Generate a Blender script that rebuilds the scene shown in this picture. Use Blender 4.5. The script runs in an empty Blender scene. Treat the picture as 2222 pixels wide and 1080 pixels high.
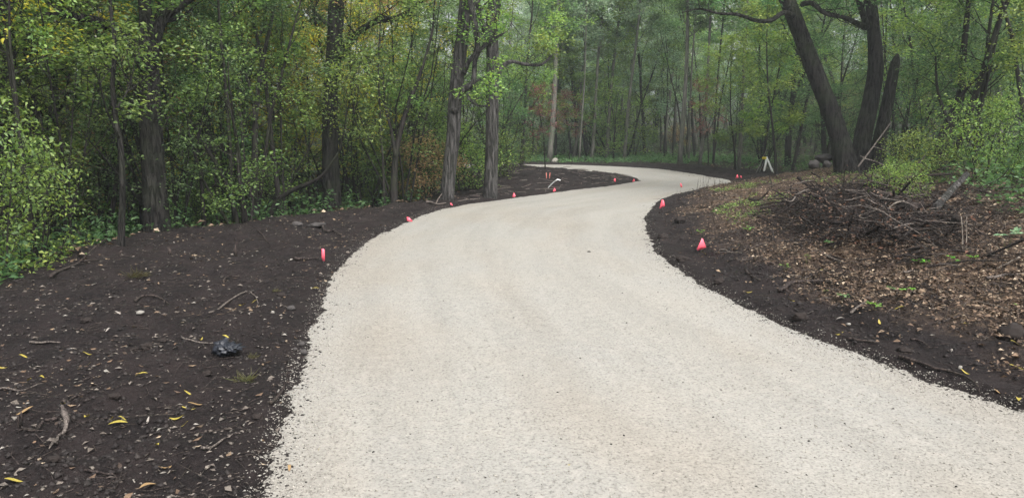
import bpy, math, random
import numpy as np
from mathutils import Vector
SC = bpy.context.scene
COL = SC.collection
rad = math.radians

# ---------------------------------------------------------------- camera
F = 1647.0; CX = 1111.0; CY = 540.0; CAMH = 1.6; HAZE = .0017; PITCH = rad(9.0)
cam = bpy.data.cameras.new("camera"); camo = bpy.data.objects.new("camera", cam)
COL.objects.link(camo); SC.camera = camo
cam.sensor_width = 36; cam.lens = F / 2222 * 36; cam.clip_start = .05; cam.clip_end = 1500
camo.location = (0, 0, CAMH); camo.rotation_euler = (rad(90) - PITCH, 0, 0)

# ---------------------------------------------------------------- sky, sun, exposure
SUN_EL, SUN_AZ = rad(54), rad(150)         # azimuth from +Y (view direction) to the right
w = bpy.data.worlds.new("World"); SC.world = w; w.use_nodes = True
nt = w.node_tree; nt.nodes.clear()
wo = nt.nodes.new("ShaderNodeOutputWorld"); bg = nt.nodes.new("ShaderNodeBackground")
sky = nt.nodes.new("ShaderNodeTexSky"); sky.sky_type = 'NISHITA'; sky.sun_disc = False
sky.sun_elevation = SUN_EL; sky.sun_rotation = SUN_AZ; sky.air_density = 1.0; sky.dust_density = 6; sky.ozone_density = 1
hs = nt.nodes.new("ShaderNodeHueSaturation"); hs.inputs["Saturation"].default_value = .10
nt.links.new(sky.outputs[0], hs.inputs["Color"]); nt.links.new(hs.outputs[0], bg.inputs[0])
bg.inputs[1].default_value = .15; nt.links.new(bg.outputs[0], wo.inputs[0])
sun = bpy.data.lights.new("sun", 'SUN'); suno = bpy.data.objects.new("sun", sun); COL.objects.link(suno)
sun.energy = 1.5; sun.angle = rad(28); sun.color = (1, .965, .93)
sd = Vector((math.sin(SUN_AZ) * math.cos(SUN_EL), math.cos(SUN_AZ) * math.cos(SUN_EL), math.sin(SUN_EL)))
suno.rotation_euler = sd.to_track_quat('Z', 'Y').to_euler()
SC.view_settings.view_transform = 'Standard'; SC.view_settings.look = 'None'
SC.view_settings.gamma = 1; SC.view_settings.exposure = 1.25
SC.render.engine = 'CYCLES'
SC.cycles.max_bounces = 8; SC.cycles.diffuse_bounces = 5; SC.cycles.glossy_bounces = 2
SC.cycles.transmission_bounces = 4; SC.cycles.volume_bounces = 0; SC.cycles.use_denoising = True; SC.cycles.use_adaptive_sampling = False
SC.cycles.sample_clamp_indirect = 6

# ---------------------------------------------------------------- helpers: maths
def hash2(ix, iy, s):
    n = (ix.astype(np.int64) * 374761393 + iy.astype(np.int64) * 668265263 + s * 974634777) & 0x7fffffff
    n = ((n ^ (n >> 13)) * 1274126177) & 0x7fffffff
    return ((n ^ (n >> 16)) & 0xffff) / 65535.0
def vnoise(x, y, s=0):
    x = np.asarray(x, float); y = np.asarray(y, float)
    ix = np.floor(x); iy = np.floor(y); fx = x - ix; fy = y - iy
    fx = fx * fx * (3 - 2 * fx); fy = fy * fy * (3 - 2 * fy)
    a = hash2(ix, iy, s); b = hash2(ix + 1, iy, s); c = hash2(ix, iy + 1, s); d = hash2(ix + 1, iy + 1, s)
    return (a + (b - a) * fx) * (1 - fy) + (c + (d - c) * fx) * fy - .5
def fbm(x, y, s=0, o=3):
    r = 0; a = 1
    for i in range(o):
        r = r + a * vnoise(x * 2 ** i + 17.3 * i, y * 2 ** i - 9.1 * i, s + i); a *= .5
    return r
def ray(px, py):
    x = (px - CX) / F; y = (CY - py) / F
    return np.array([x, math.cos(PITCH) + y * math.sin(PITCH), -math.sin(PITCH) + y * math.cos(PITCH)])
def flat(px, py, z=0):
    d = ray(px, py); t = (z - CAMH) / d[2]
    return (d[0] * t, d[1] * t)
def at_depth(px, py, Y):
    d = ray(px, py); t = Y / d[1]
    return np.array([d[0] * t, Y, CAMH + d[2] * t])
def proj(x, y, z):
    v = np.array([x, y, z - CAMH]); f = v[1] * math.cos(PITCH) - v[2] * math.sin(PITCH)
    u = v[1] * math.sin(PITCH) + v[2] * math.cos(PITCH)
    return CX + F * v[0] / f, CY - F * u / f
def smooth_poly(pts, n=6, closed=True):
    P = np.array(pts, float); out = []; N = len(P)
    rng_ = range(N) if closed else range(N - 1)
    for i in rng_:
        p0, p1, p2, p3 = (P[(i - 1) % N], P[i], P[(i + 1) % N], P[(i + 2) % N]) if closed else (P[max(i - 1, 0)], P[i], P[i + 1], P[min(i + 2, N - 1)])
        for k in range(n):
            t = k / n
            out.append(.5 * ((2 * p1) + (-p0 + p2) * t + (2 * p0 - 5 * p1 + 4 * p2 - p3) * t * t + (-p0 + 3 * p1 - 3 * p2 + p3) * t ** 3))
    if not closed: out.append(P[-1])
    return np.array(out)
def sdist(poly, x, y):
    """signed distance to a closed polygon, negative inside"""
    x = np.asarray(x, float); y = np.asarray(y, float); sh = x.shape; x = x.ravel(); y = y.ravel()
    best = np.full(x.shape, 1e18); ins = np.zeros(x.shape, bool); N = len(poly)
    for i in range(N):
        ax, ay = poly[i]; bx, by = poly[(i + 1) % N]; dx, dy = bx - ax, by - ay; L = dx * dx + dy * dy
        if L < 1e-12: continue
        t = np.clip(((x - ax) * dx + (y - ay) * dy) / L, 0, 1)
        best = np.minimum(best, (x - ax - t * dx) ** 2 + (y - ay - t * dy) ** 2)
        c = (ay > y) != (by > y)
        if dy != 0: ins ^= c & (x < dx * (y - ay) / dy + ax)
    r = np.sqrt(best); r[ins] *= -1
    return r.reshape(sh)
def sstep(a, b, v):
    t = np.clip((v - a) / (b - a), 0, 1); return t * t * (3 - 2 * t)

# ---------------------------------------------------------------- the plan of the place
left_edge = [flat(*p) for p in [(570, 1080), (600, 930), (650, 780), (690, 665), (722, 595), (765, 550), (812, 513), (880, 482), (950, 455), (1010, 443), (1070, 436), (1130, 428), (1200, 418), (1280, 408), (1345, 400), (1388, 392.5)]]
inner_far = [(4.05, 24.6), (3.7, 26.3), (2.6, 28.2), (.8, 29.3), (-1.5, 29.8), (-4.5, 31.2), (-6.8, 35), (-7.6, 41)]
outer_far = [(-3.8, 41), (-3.3, 37.5), (-2, 35)] + [flat(*p) for p in [(1115, 356.5), (1240, 358), (1350, 362), (1440, 367.5), (1530, 381), (1585, 391)]]
right_edge = [flat(*p) for p in [(1600, 398), (1560, 407), (1490, 418), (1440, 432), (1413, 460), (1407, 490), (1425, 540), (1475, 585), (1560, 635), (1690, 700), (1850, 760), (2040, 830), (2222, 886)]]
ROAD = smooth_poly(left_edge, 5, False).tolist() + smooth_poly(inner_far, 4, False).tolist() + smooth_poly(outer_far, 4, False).tolist() + smooth_poly(right_edge, 5, False).tolist() + [(3.4, 3.6), (4.6, 1.5), (6.5, -4), (-2.0, -4), (-1.2, 1.0)]
ROAD = np.array(ROAD)
fl = [flat(*p) for p in [(0, 668), (60, 628), (160, 577), (240, 540), (340, 512), (480, 495), (600, 483), (720, 470), (850, 452), (930, 443), (985, 432), (1010, 410), (1050, 388), (1085, 368)]]
FOREST_L = np.array([(-14, -6), (-12, 2), (-7.5, 4.6)] + fl + [(-2.5, 29), (-5.4, 30.6), (-8, 35), (-8.8, 42), (-90, 46), (-90, -6)])
FOREST_B = np.array([(-90, 46), (-8.8, 43), (-2.5, 42.5), (-1.5, 38), (0, 36.6), (3.5, 36), (7, 33), (8.6, 28.5), (9.2, 25.5), (9.8, 23), (10, 20), (8.8, 17.5), (7.3, 14), (6.2, 11.5), (5.4, 9), (5.9, 7.2), (9, 5), (16, -6), (90, -6), (90, 160), (-90, 160)])
BANK = np.array(smooth_poly(right_edge, 3, False).tolist()[::1] + [(3.4, 3.6), (4.6, 1.5), (6.5, -6), (90, -6), (90, 60), (20, 34), (10.5, 28)])
ISLAND = np.array(smooth_poly(left_edge[9:], 3, False).tolist() + inner_far[:5] + [(-4, 27), (-2.2, 22), (-1.6, 18.5)])

def height(x, y, dr=None):
    x = np.asarray(x, float); y = np.asarray(y, float)
    if dr is None: dr = sdist(ROAD, x, y)
    fL = -sdist(FOREST_L, x, y); bk = -sdist(BANK, x, y); isl = -sdist(ISLAND, x, y)
    near = 1 / (1 + np.maximum(y, 0) * .06)
    z = 0.02 * fbm(x * .35, y * .35, 3)
    z = z + 1.0 * (1 - np.exp(-np.maximum(bk - .25, 0) / 4.5)) + np.where(bk > 0, .12 * fbm(x * .9, y * .9, 41) * sstep(.3, 2.5, bk), 0)
    z = z - 1.1 * (1 - np.exp(-np.maximum(fL - .1, 0) / 5))
    z = z + .20 * sstep(0.1, 2.2, isl) + np.where(isl > 0, .08 * fbm(x * .8, y * .8, 77) * sstep(.2, 1.2, isl), 0)
    z = z + .035 * np.maximum(y - 40, 0) + .03 * np.maximum(x - 12, 0)
    j = .06 * fbm(x * 1.7, y * 1.7, 5) + .05 * fbm(x * 9, y * 9, 6, 2) + .05 * fbm(x * 23, y * 23, 7, 2)
    out = sstep(-.19, .12, dr + j)
    lump = .080 * fbm(x * 1.7, y * 2.0, 8) + .048 * fbm(x * 6, y * 6, 9, 3) + .02 * np.abs(fbm(x * 17, y * 17, 10, 2)) + .05 * np.maximum(fbm(x * 3.2, y * 3.2, 14, 2) - .28, 0)
    z = z * sstep(-.3, .6, dr) + out * (.055 + lump * 1.25 * sstep(.0, .45, dr)) - .06 * (1 - out)
    return z
def H(x, y): return float(height(np.array([x]), np.array([y]))[0])
def at(px, py):
    """the point of the ground seen at a pixel of the photograph"""
    d = ray(px, py); ts = np.concatenate([np.linspace(2.5, 20, 240), np.linspace(20.1, 90, 300)])
    X = d[0] * ts; Y = d[1] * ts; Z = CAMH + d[2] * ts
    hz = np.maximum(height(X, Y), np.where(sdist(ROAD, X, Y) < 0, .0, -9))
    k = np.argmax(Z < hz)
    if k == 0: k = len(ts) - 1
    return np.array([X[k], Y[k], hz[k]])

# ---------------------------------------------------------------- helpers: objects
def tag(o, label=None, cat=None, group=None, kind=None):
    if label: o["label"] = label
    if cat: o["category"] = cat
    if group: o["group"] = group
    if kind: o["kind"] = kind
    return o
def link(o, parent=None):
    COL.objects.link(o)
    if parent: o.parent = parent
    return o
def empty(name, loc=(0, 0, 0), rz=0):
    o = bpy.data.objects.new(name, None); o.location = loc; o.rotation_euler.z = rz; o.empty_display_size = .2
    return link(o)
def mesh(name, V, Fc, mat=None, smooth=False):
    """Fc: int array (n,3) or (n,4), or list of such arrays"""
    V = np.asarray(V, np.float32); m = bpy.data.meshes.new(name)
    if not isinstance(Fc, list): Fc = [Fc]
    Fc = [np.asarray(f, np.int32) for f in Fc if len(f)]
    loops = np.concatenate([f.ravel() for f in Fc]); tot = np.concatenate([np.full(len(f), f.shape[1], np.int32) for f in Fc])
    st = np.concatenate([[0], np.cumsum(tot)[:-1]]).astype(np.int32)
    m.vertices.add(len(V)); m.vertices.foreach_set("co", V.ravel())
    m.loops.add(len(loops)); m.loops.foreach_set("vertex_index", loops)
    m.polygons.add(len(tot)); m.polygons.foreach_set("loop_start", st)
    try: m.polygons.foreach_set("loop_total", tot)
    except Exception: pass
    if smooth: m.polygons.foreach_set("use_smooth", np.ones(len(tot), bool))
    m.update(calc_edges=True); m.validate()
    if mat: m.materials.append(mat)
    return m
def mobj(name, V, Fc, mat, parent=None, smooth=False):
    return link(bpy.data.objects.new(name, mesh(name, V, Fc, mat, smooth)), parent)
class Wood:
    def __init__(s): s.V = []; s.T = []; s.n = 0
    def tube(s, pts, r, sides=6, rough=0, seed=0, cap=True):
        pts = np.asarray(pts, float); n = len(pts); r = np.broadcast_to(np.asarray(r, float), (n,))
        t = np.gradient(pts, axis=0); t /= np.linalg.norm(t, axis=1)[:, None] + 1e-9
        a = np.array([0.31, .95, .05]) if abs(t[0][1]) < .8 else np.array([.95, .3, .05])
        u = np.cross(t, a); u /= np.linalg.norm(u, axis=1)[:, None] + 1e-9
        v = np.cross(t, u); th = np.arange(sides) * 2 * math.pi / sides
        rr = np.repeat(r[:, None], sides, 1)
        if rough:
            g = np.random.RandomState(seed); base = g.randn(sides) * rough * .6
            rr = rr * (1 + base[None] + g.randn(n, sides) * rough * .5)
        ring = pts[:, None] + rr[..., None] * (np.cos(th)[None, :, None] * u[:, None] + np.sin(th)[None, :, None] * v[:, None])
        V = ring.reshape(-1, 3); i = np.arange(n - 1)[:, None] * sides; k = np.arange(sides)[None]; k2 = (k + 1) % sides
        Q = np.stack([i + k, i + k2, i + sides + k2, i + sides + k], -1).reshape(-1, 4) + s.n
        s.V.append(V); s.T.append(Q); base_n = s.n; s.n += len(V)
        if cap:
            s.V.append(np.array([pts[0], pts[-1]])); k = np.arange(sides)
            c = np.stack([np.full(sides, s.n), base_n + (k + 1) % sides, base_n + k, np.full(sides, s.n)], -1)
            s.caps = getattr(s, 'caps', []); s.caps.append(c[:, :3])
            e = base_n + (n - 1) * sides
            s.caps.append(np.stack([np.full(sides, s.n + 1), e + k, e + (k + 1) % sides], -1)); s.n += 2
    def faces(s): return [np.concatenate(s.T)] + ([np.concatenate(s.caps)] if getattr(s, 'caps', None) else [])
    def mesh(s, name, mat): return mesh(name, np.concatenate(s.V), s.faces(), mat, True)
    def obj(s, name, mat, parent=None): return link(bpy.data.objects.new(name, s.mesh(name, mat)), parent)
def nrm(v): return v / (np.linalg.norm(v, axis=-1, keepdims=True) + 1e-9)
def leaf_geo(P, D, Nn, L, W, fold=.25):
    D = nrm(D); S = nrm(np.cross(D, Nn)); Nn = np.cross(S, D); L = np.asarray(L)[:, None]; W = np.asarray(W)[:, None]
    V = np.stack([P, P + D * L * .45 + S * W * .5 + Nn * W * fold, P + D * L - Nn * L * .08, P + D * L * .45 - S * W * .5 + Nn * W * fold], 1).reshape(-1, 3)
    i = np.arange(len(P))[:, None] * 4
    T = np.concatenate([i + np.array([[0, 1, 2]]), i + np.array([[0, 2, 3]])])
    return V, T
def copy_thing(o, loc, rz, sc, mats=None):
    c = o.copy(); COL.objects.link(c); c.location = loc; c.rotation_euler = (0, 0, rz); c.scale = (sc[0], sc[0], sc[1])
    for ch in o.children:
        d = ch.copy(); COL.objects.link(d); d.parent = c
        if mats and ch.name.split('.')[0] in mats:
            d.material_slots[0].link = 'OBJECT'; d.material_slots[0].material = mats[ch.name.split('.')[0]]
    return c

# ---------------------------------------------------------------- materials
class NT:
    def __init__(s, name):
        s.m = bpy.data.materials.new(name); s.m.use_nodes = True; s.t = s.m.node_tree; s.t.nodes.clear()
        s.out = s.n("ShaderNodeOutputMaterial")
    def n(s, k, **kw):
        nd = s.t.nodes.new(k)
        for a, b in kw.items(): setattr(nd, a, b)
        return nd
    def l(s, a, b): s.t.links.new(a, b)
    def noise(s, vec, scale, detail=3, rough=.55):
        nd = s.n("ShaderNodeTexNoise"); nd.inputs["Scale"].default_value = scale; nd.inputs["Detail"].default_value = detail; nd.inputs["Roughness"].default_value = rough
        s.l(vec, nd.inputs["Vector"]); return nd.outputs["Fac"]
    def ramp(s, fac, stops, interp='LINEAR'):
        nd = s.n("ShaderNodeValToRGB"); e = nd.color_ramp.elements; nd.color_ramp.interpolation = interp
        while len(e) < len(stops): e.new(.5)
        for k, (p, c) in enumerate(stops):
            e[k].position = p; e[k].color = (c, c, c, 1) if isinstance(c, (int, float)) else (*c, 1)
        s.l(fac, nd.inputs[0]); return nd.outputs[0]
    def mix(s, f, a, b, mode='MIX'):
        nd = s.n("ShaderNodeMix", data_type='RGBA', blend_type=mode)
        for v, i in ((f, 0), (a, 6), (b, 7)):
            if hasattr(v, 'links') or hasattr(v, 'is_output'): s.l(v, nd.inputs[i])
            else: nd.inputs[i].default_value = v if i == 0 else (*v, 1)
        return nd.outputs[2]
    def math(s, op, a, b=0):
        nd = s.n("ShaderNodeMath", operation=op)
        for v, i in ((a, 0), (b, 1)):
            if hasattr(v, 'is_output'): s.l(v, nd.inputs[i])
            else: nd.inputs[i].default_value = v
        return nd.outputs[0]
    def bump(s, h, dist, strength=1, prev=None):
        nd = s.n("ShaderNodeBump"); nd.inputs["Strength"].default_value = strength; nd.inputs["Distance"].default_value = dist
        s.l(h, nd.inputs["Height"])
        if prev: s.l(prev, nd.inputs["Normal"])
        return nd.outputs[0]
    def bsdf(s, col, rough=.8, spec=.3, normal=None, link_=True):
        b = s.n("ShaderNodeBsdfPrincipled")
        if hasattr(col, 'is_output'): s.l(col, b.inputs["Base Color"])
        else: b.inputs["Base Color"].default_value = (*col, 1)
        if hasattr(rough, 'is_output'): s.l(rough, b.inputs["Roughness"])
        else: b.inputs["Roughness"].default_value = rough
        b.inputs["Specular IOR Level"].default_value = spec
        if normal: s.l(normal, b.inputs["Normal"])
        if link_: s.l(b.outputs[0], s.out.inputs[0])
        return b.outputs[0]
    def coord(s, k="Object"): return s.n("ShaderNodeTexCoord").outputs[k]
def leaf_mat(name, cols, trans=.48, rough=.5, vein=0):
    N = NT(name); g = N.n("ShaderNodeNewGeometry"); oi = N.n("ShaderNodeObjectInfo")
    c = N.coord(); clump = N.noise(c, 1.1, 2)
    f = N.math('ADD', N.math('MULTIPLY', g.outputs["Random Per Island"], .62), N.math('MULTIPLY', N.math('SUBTRACT', clump, .3), .75))
    st = [(i / (len(cols) - 1), k) for i, k in enumerate(cols)]
    col = N.ramp(f, st)
    hsv = N.n("ShaderNodeHueSaturation"); N.l(col, hsv.inputs["Color"])
    N.l(N.math('ADD', N.math('MULTIPLY', oi.outputs["Random"], .035), .483), hsv.inputs["Hue"])
    N.l(N.math('ADD', N.math('MULTIPLY', oi.outputs["Random"], .45), .85), hsv.inputs["Value"])
    b = N.bsdf(hsv.outputs[0], .5, .42, link_=False)
    t = N.n("ShaderNodeBsdfTranslucent"); tc = N.n("ShaderNodeHueSaturation"); tc.inputs["Saturation"].default_value = 1.15; tc.inputs["Value"].default_value = 1.5; tc.inputs["Hue"].default_value = .49
    N.l(hsv.outputs[0], tc.inputs["Color"]); N.l(tc.outputs[0], t.inputs[0])
    mx = N.n("ShaderNodeMixShader"); mx.inputs[0].default_value = trans; N.l(b, mx.inputs[1]); N.l(t.outputs[0], mx.inputs[2]); N.l(mx.outputs[0], N.out.inputs[0])
    return N.m
def island_mat(name, cols, rough=.8, spec=.25, interp='LINEAR'):
    N = NT(name); g = N.n("ShaderNodeNewGeometry")
    st = [(i / (len(cols) - 1 if interp == 'LINEAR' else len(cols)), k) for i, k in enumerate(cols)]
    col = N.ramp(g.outputs["Random Per Island"], st, interp)
    n = N.noise(N.coord(), 60, 2); col = N.mix(.5, col, N.ramp(n, [(.3, .35), (.7, 1.0)]), 'MULTIPLY')
    N.bsdf(col, rough, spec, N.bump(n, .01)); return N.m
def bark_mat(name, c1, c2, moss=(.05, .07, .03), mossf=.3, scale=1, depth=.05):
    N = NT(name); c = N.coord(); mp = N.n("ShaderNodeMapping"); mp.inputs["Scale"].default_value = (24 * scale, 24 * scale, 3.4 * scale); N.l(c, mp.inputs[0])
    n1 = N.noise(mp.outputs[0], 1, 5, .65); n2 = N.noise(c, 2.2, 3); n3 = N.noise(c, 45, 3)
    n1.node.inputs['Distortion'].default_value = .5; ridge = N.ramp(n1, [(.42, 0.0), (.5, .7), (.62, 1.0)])
    col = N.mix(ridge, c2, c1); col = N.mix(N.math('MULTIPLY', N.ramp(n2, [(.45, 0.0), (.68, 1.0)]), mossf), col, moss)
    col = N.mix(.45, col, N.ramp(n3, [(.3, .5), (.7, 1.0)]), 'MULTIPLY')
    N.bsdf(col, .9, .15, N.bump(ridge, depth, 1, N.bump(n3, .008))); return N.m
def plain(name, col, rough=.6, spec=.3, var=.2, nscale=20, metal=0):
    N = NT(name); n = N.noise(N.coord(), nscale, 4)
    col = N.mix(N.math('MULTIPLY', n, var * 2), col, tuple(k * .45 for k in col)); b = N.bsdf(col, rough, spec, N.bump(n, .004))
    if metal: b.node.inputs["Metallic"].default_value = metal
    return N.m

M = {}
M['bark_dark'] = bark_mat('dark furrowed bark', (.040, .036, .034), (.009, .008, .008))
M['bark_grey'] = bark_mat('grey furrowed bark', (.10, .094, .091), (.028, .026, .025), mossf=.15)
M['bark_pole'] = bark_mat('pale smooth bark', (.15, .145, .125), (.07, .068, .058), mossf=.45, moss=(.10, .13, .07), depth=.008)
M['bark_thin'] = bark_mat('thin dark bark', (.030, .026, .024), (.011, .0095, .009), mossf=.3, depth=.006)
M['dead'] = bark_mat('weathered dead wood', (.20, .17, .15), (.08, .065, .06), mossf=.1, depth=.006, scale=3)
M['dead_dark'] = bark_mat('dark wet dead wood', (.075, .058, .052), (.02, .016, .016), mossf=.1, depth=.006, scale=3)
M['dead_pale'] = bark_mat('pale stripped dead wood', (.36, .31, .26), (.16, .13, .11), mossf=0, depth=.003, scale=3)
M['green'] = leaf_mat('mid green leaves', [(0.037, 0.073, 0.022), (0.083, 0.152, 0.043), (0.159, 0.244, 0.067), (0.281, 0.366, 0.110)])
M['dgreen'] = leaf_mat('deep green leaves', [(0.029, 0.061, 0.024), (0.055, 0.110, 0.043), (0.098, 0.171, 0.067), (0.171, 0.256, 0.098)])
M['bgreen'] = leaf_mat('greyish green leaves', [(.045, .088, .036), (.09, .165, .065), (.165, .26, .105), (.28, .37, .18)])
M['ygreen'] = leaf_mat('yellow green leaves', [(0.049, 0.098, 0.030), (0.110, 0.183, 0.049), (0.207, 0.293, 0.073), (0.390, 0.427, 0.110)])
M['yellow'] = leaf_mat('yellow autumn leaves', [(0.110, 0.171, 0.043), (0.268, 0.293, 0.061), (0.537, 0.464, 0.073), (0.550, 0.415, 0.073)])
M['orange'] = leaf_mat('orange brown autumn leaves', [(0.110, 0.134, 0.049), (0.244, 0.207, 0.085), (0.403, 0.293, 0.134), (0.403, 0.256, 0.171)])
M['red'] = leaf_mat('dull red leaves', [(0.085, 0.110, 0.061), (0.146, 0.091, 0.067), (0.244, 0.104, 0.091), (0.317, 0.220, 0.159)])
M['pale'] = leaf_mat('pale sage green leaves', [(0.073, 0.134, 0.079), (0.159, 0.244, 0.146), (0.293, 0.378, 0.244), (0.403, 0.476, 0.317)])
M['herb'] = leaf_mat('fresh green herb leaves', [(.08, .18, .04), (.14, .32, .06), (.22, .42, .08)])
M['litter'] = island_mat('dry fallen leaves', [(.03, .02, .015), (.07, .045, .03), (.12, .077, .05), (.17, .11, .07), (.08, .053, .037), (.24, .17, .11), (.07, .048, .034), (.48, .38, .27)], .7, .3)
M['chips'] = island_mat('soil crumbs', [(.011, .008, .008), (.017, .013, .012), (.024, .018, .017), (.014, .011, .010), (.038, .031, .028)], .75, .3)
M['stones'] = island_mat('crushed limestone chips', [(.33, .31, .27), (.26, .24, .21), (.37, .35, .31), (.30, .28, .25), (.20, .185, .165)], .85, .25)
M['bits'] = island_mat('pale wood chips and dry scraps', [(.12, .10, .085), (.19, .165, .14), (.08, .065, .055), (.27, .25, .22)], .8, .2)
M['yleaf'] = plain('fallen yellow leaf', (.36, .29, .055), .55, .3, .5, 110)
M['tleaf'] = plain('fallen tan leaf', (.26, .17, .08), .6, .3, .35, 60)
M['wleaf'] = plain('fallen pale leaf', (.30, .27, .24), .6, .3, .35, 60)
M['pink'] = plain('fluorescent pink plastic', (.86, .12, .17), .45, .4, .12, 15)
M['pinkwood'] = plain('pink painted lath', (.62, .22, .18), .7, .2, .3, 20)
M['wire'] = plain('steel wire', (.25, .24, .23), .45, .5, .2, 30, .6)
M['white'] = plain('white painted metal', (.82, .82, .80), .45, .4, .08, 12)
M['yellowp'] = plain('yellow plastic', (.70, .55, .03), .45, .4, .1, 12)
M['rock'] = plain('grey stone', (.062, .056, .054), .85, .25, .5, 9)
M['rock_pale'] = plain('pale limestone boulder', (.30, .28, .24), .85, .25, .5, 9)
M['pebble'] = plain('dull beige stone', (.24, .225, .20), .85, .25, .4, 20)
M['clod'] = plain('dark earth clod', (.026, .020, .018), .9, .2, .5, 18)
M['bag'] = plain('black plastic film', (.010, .012, .018), .45, .4, .2, 8)
M['metal'] = plain('galvanised sheet metal', (.55, .56, .56), .35, .5, .25, 8, .5)
M['straw'] = leaf_mat('dry straw coloured grass', [(.05, .05, .025), (.10, .09, .04), (.08, .11, .035)])

# ground material: the 'zone' attribute carries R = leaf litter, G = forest floor, B = verge green
N = NT('dark loam with litter'); c = N.coord()
att = N.n("ShaderNodeAttribute"); att.attribute_name = 'zone'; sp = N.n("ShaderNodeSeparateColor"); N.l(att.outputs[0], sp.inputs[0])
nA = N.noise(c, 3.0, 4); nB = N.noise(c, 28, 5, .7); nC = N.noise(c, 110, 3, .7)
soil = N.mix(N.ramp(nA, [(.35, 0.0), (.7, 1.0)]), (.006, .0045, .0048), (.021, .015, .0145))
soil = N.mix(N.math('MULTIPLY', N.ramp(nB, [(.4, 0.0), (.75, 1.0)]), .7), soil, (.034, .026, .025))
vo = N.n("ShaderNodeTexVoronoi"); vo.inputs["Scale"].default_value = 42; N.l(c, vo.inputs["Vector"])
vs = N.n("ShaderNodeSeparateColor"); N.l(vo.outputs["Color"], vs.inputs[0])
lit = N.ramp(vs.outputs[0], [(0, (.035, .024, .018)), (.35, (.08, .052, .036)), (.6, (.13, .085, .056)), (.85, (.21, .15, .10)), (1, (.06, .04, .028))])
lit = N.mix(N.math('MULTIPLY', N.ramp(nB, [(.35, 1.0), (.6, 0.0)]), .7), lit, (.022, .016, .013))
f1 = N.math('MULTIPLY', sp.outputs[0], N.ramp(nA, [(.28, .15), (.5, 1.0)]))
col = N.mix(f1, soil, lit)
flo = N.mix(N.ramp(nB, [(.4, 0.0), (.65, 1.0)]), (.020, .022, .012), (.05, .055, .024))
col = N.mix(N.math('MULTIPLY', sp.outputs[1], .7), col, flo)
col = N.mix(N.math('MULTIPLY', sp.outputs[2], N.ramp(nB, [(.4, .2), (.6, 1.0)])), col, (.06, .085, .03))
bp = N.bump(nB, .035, 1, N.bump(nC, .012)); N.bsdf(col, .82, .16, bp); M['ground'] = N.m

# road material: crushed limestone fines
N = NT('crushed limestone'); c = N.coord()
mpp = N.n('ShaderNodeMapping'); mpp.inputs['Scale'].default_value = (1.9, .4, 1); mpp.inputs['Rotation'].default_value = (0, 0, -.12); N.l(c, mpp.inputs[0]); n1 = N.noise(c, .55, 3); at2 = N.n('ShaderNodeAttribute'); at2.attribute_name = 'across'; mp2 = N.n('ShaderNodeMapping'); mp2.inputs['Scale'].default_value = (.9, .28, 1); mp2.inputs['Location'].default_value = (3.1, 1.7, 0); N.l(at2.outputs['Vector'], mp2.inputs[0]); n2 = N.noise(mp2.outputs[0], 1.0, 4); n3 = N.noise(c, 14, 4); n4 = N.noise(c, 60, 4, .7); n5 = N.noise(c, 150, 3, .7)
v = N.n("ShaderNodeTexVoronoi"); v.inputs["Scale"].default_value = 75; N.l(c, v.inputs["Vector"])
vsc = N.n("ShaderNodeSeparateColor"); N.l(v.outputs["Color"], vsc.inputs[0])
base = N.mix(N.ramp(n1, [(.35, 0.0), (.65, 1.0)]), (.262, .249, .222), (.254, .246, .225))
base = N.mix(N.math('MULTIPLY', N.ramp(n2, [(.47, 0.0), (.70, 1.0)]), .42), base, (.22, .188, .15))
base = N.mix(.55, base, N.ramp(vsc.outputs[0], [(0, .82), (.3, .94), (.8, 1.0), (1, 1.08)]), 'MULTIPLY')
at3 = N.n('ShaderNodeAttribute'); at3.attribute_name = 'across'; mp3 = N.n('ShaderNodeMapping'); mp3.inputs['Scale'].default_value = (2.6, .22, 1); N.l(at3.outputs['Vector'], mp3.inputs[0]); n6 = N.noise(mp3.outputs[0], 1.0, 5, .62)
base = N.mix(.4, base, N.ramp(n6, [(.36, .80), (.58, 1.04)]), 'MULTIPLY')
base = N.mix(.8, base, N.ramp(n4, [(.35, .36), (.45, .86), (.6, 1.0)]), 'MULTIPLY')
base = N.mix(N.math('MULTIPLY', N.ramp(n3, [(.35, 1.0), (.5, 0.0)]), .16), base, (.36, .33, .29))
edge = N.ramp(v.outputs["Distance"], [(0, 1.0), (.5, .75), (.9, 0.0)])
bp = N.bump(edge, .003, .7, N.bump(n5, .002, .7, N.bump(n3, .01, .5))); N.bsdf(base, .9, .2, bp); M['road'] = N.m

# ---------------------------------------------------------------- ground sheet and road
def axis(lo, hi, fine_lo, fine_hi, step, grow):
    a = [fine_lo]
    while a[-1] < fine_hi: a.append(a[-1] + step)
    s = step
    while a[-1] < hi: s *= grow; a.append(a[-1] + s)
    b = [fine_lo]; s = step
    while b[-1] > lo: s *= grow; b.append(b[-1] - s)
    return np.array(b[:0:-1] + a)
xs = axis(-400, 400, -5.5, 6.5, .03, 1.035)
ys = [-30., -18, -10, -6, -4, -2, 0, 1, 1.8, 2.4]
while ys[-1] < 42: ys.append(ys[-1] + max(.028, .0062 * ys[-1]))
while ys[-1] < 600: ys.append(ys[-1] + max(.3, .05 * (ys[-1] - 38)))
ys = np.array(ys)
X, Y = np.meshgrid(xs, ys); DR = sdist(ROAD, X, Y); Z = height(X, Y, DR)
V = np.stack([X, Y, Z], -1).reshape(-1, 3); nx, ny = len(xs), len(ys)
ii = (np.arange(ny - 1)[:, None] * nx + np.arange(nx - 1)[None]).ravel()
Q = np.stack([ii, ii + 1, ii + nx + 1, ii + nx], -1)
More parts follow.
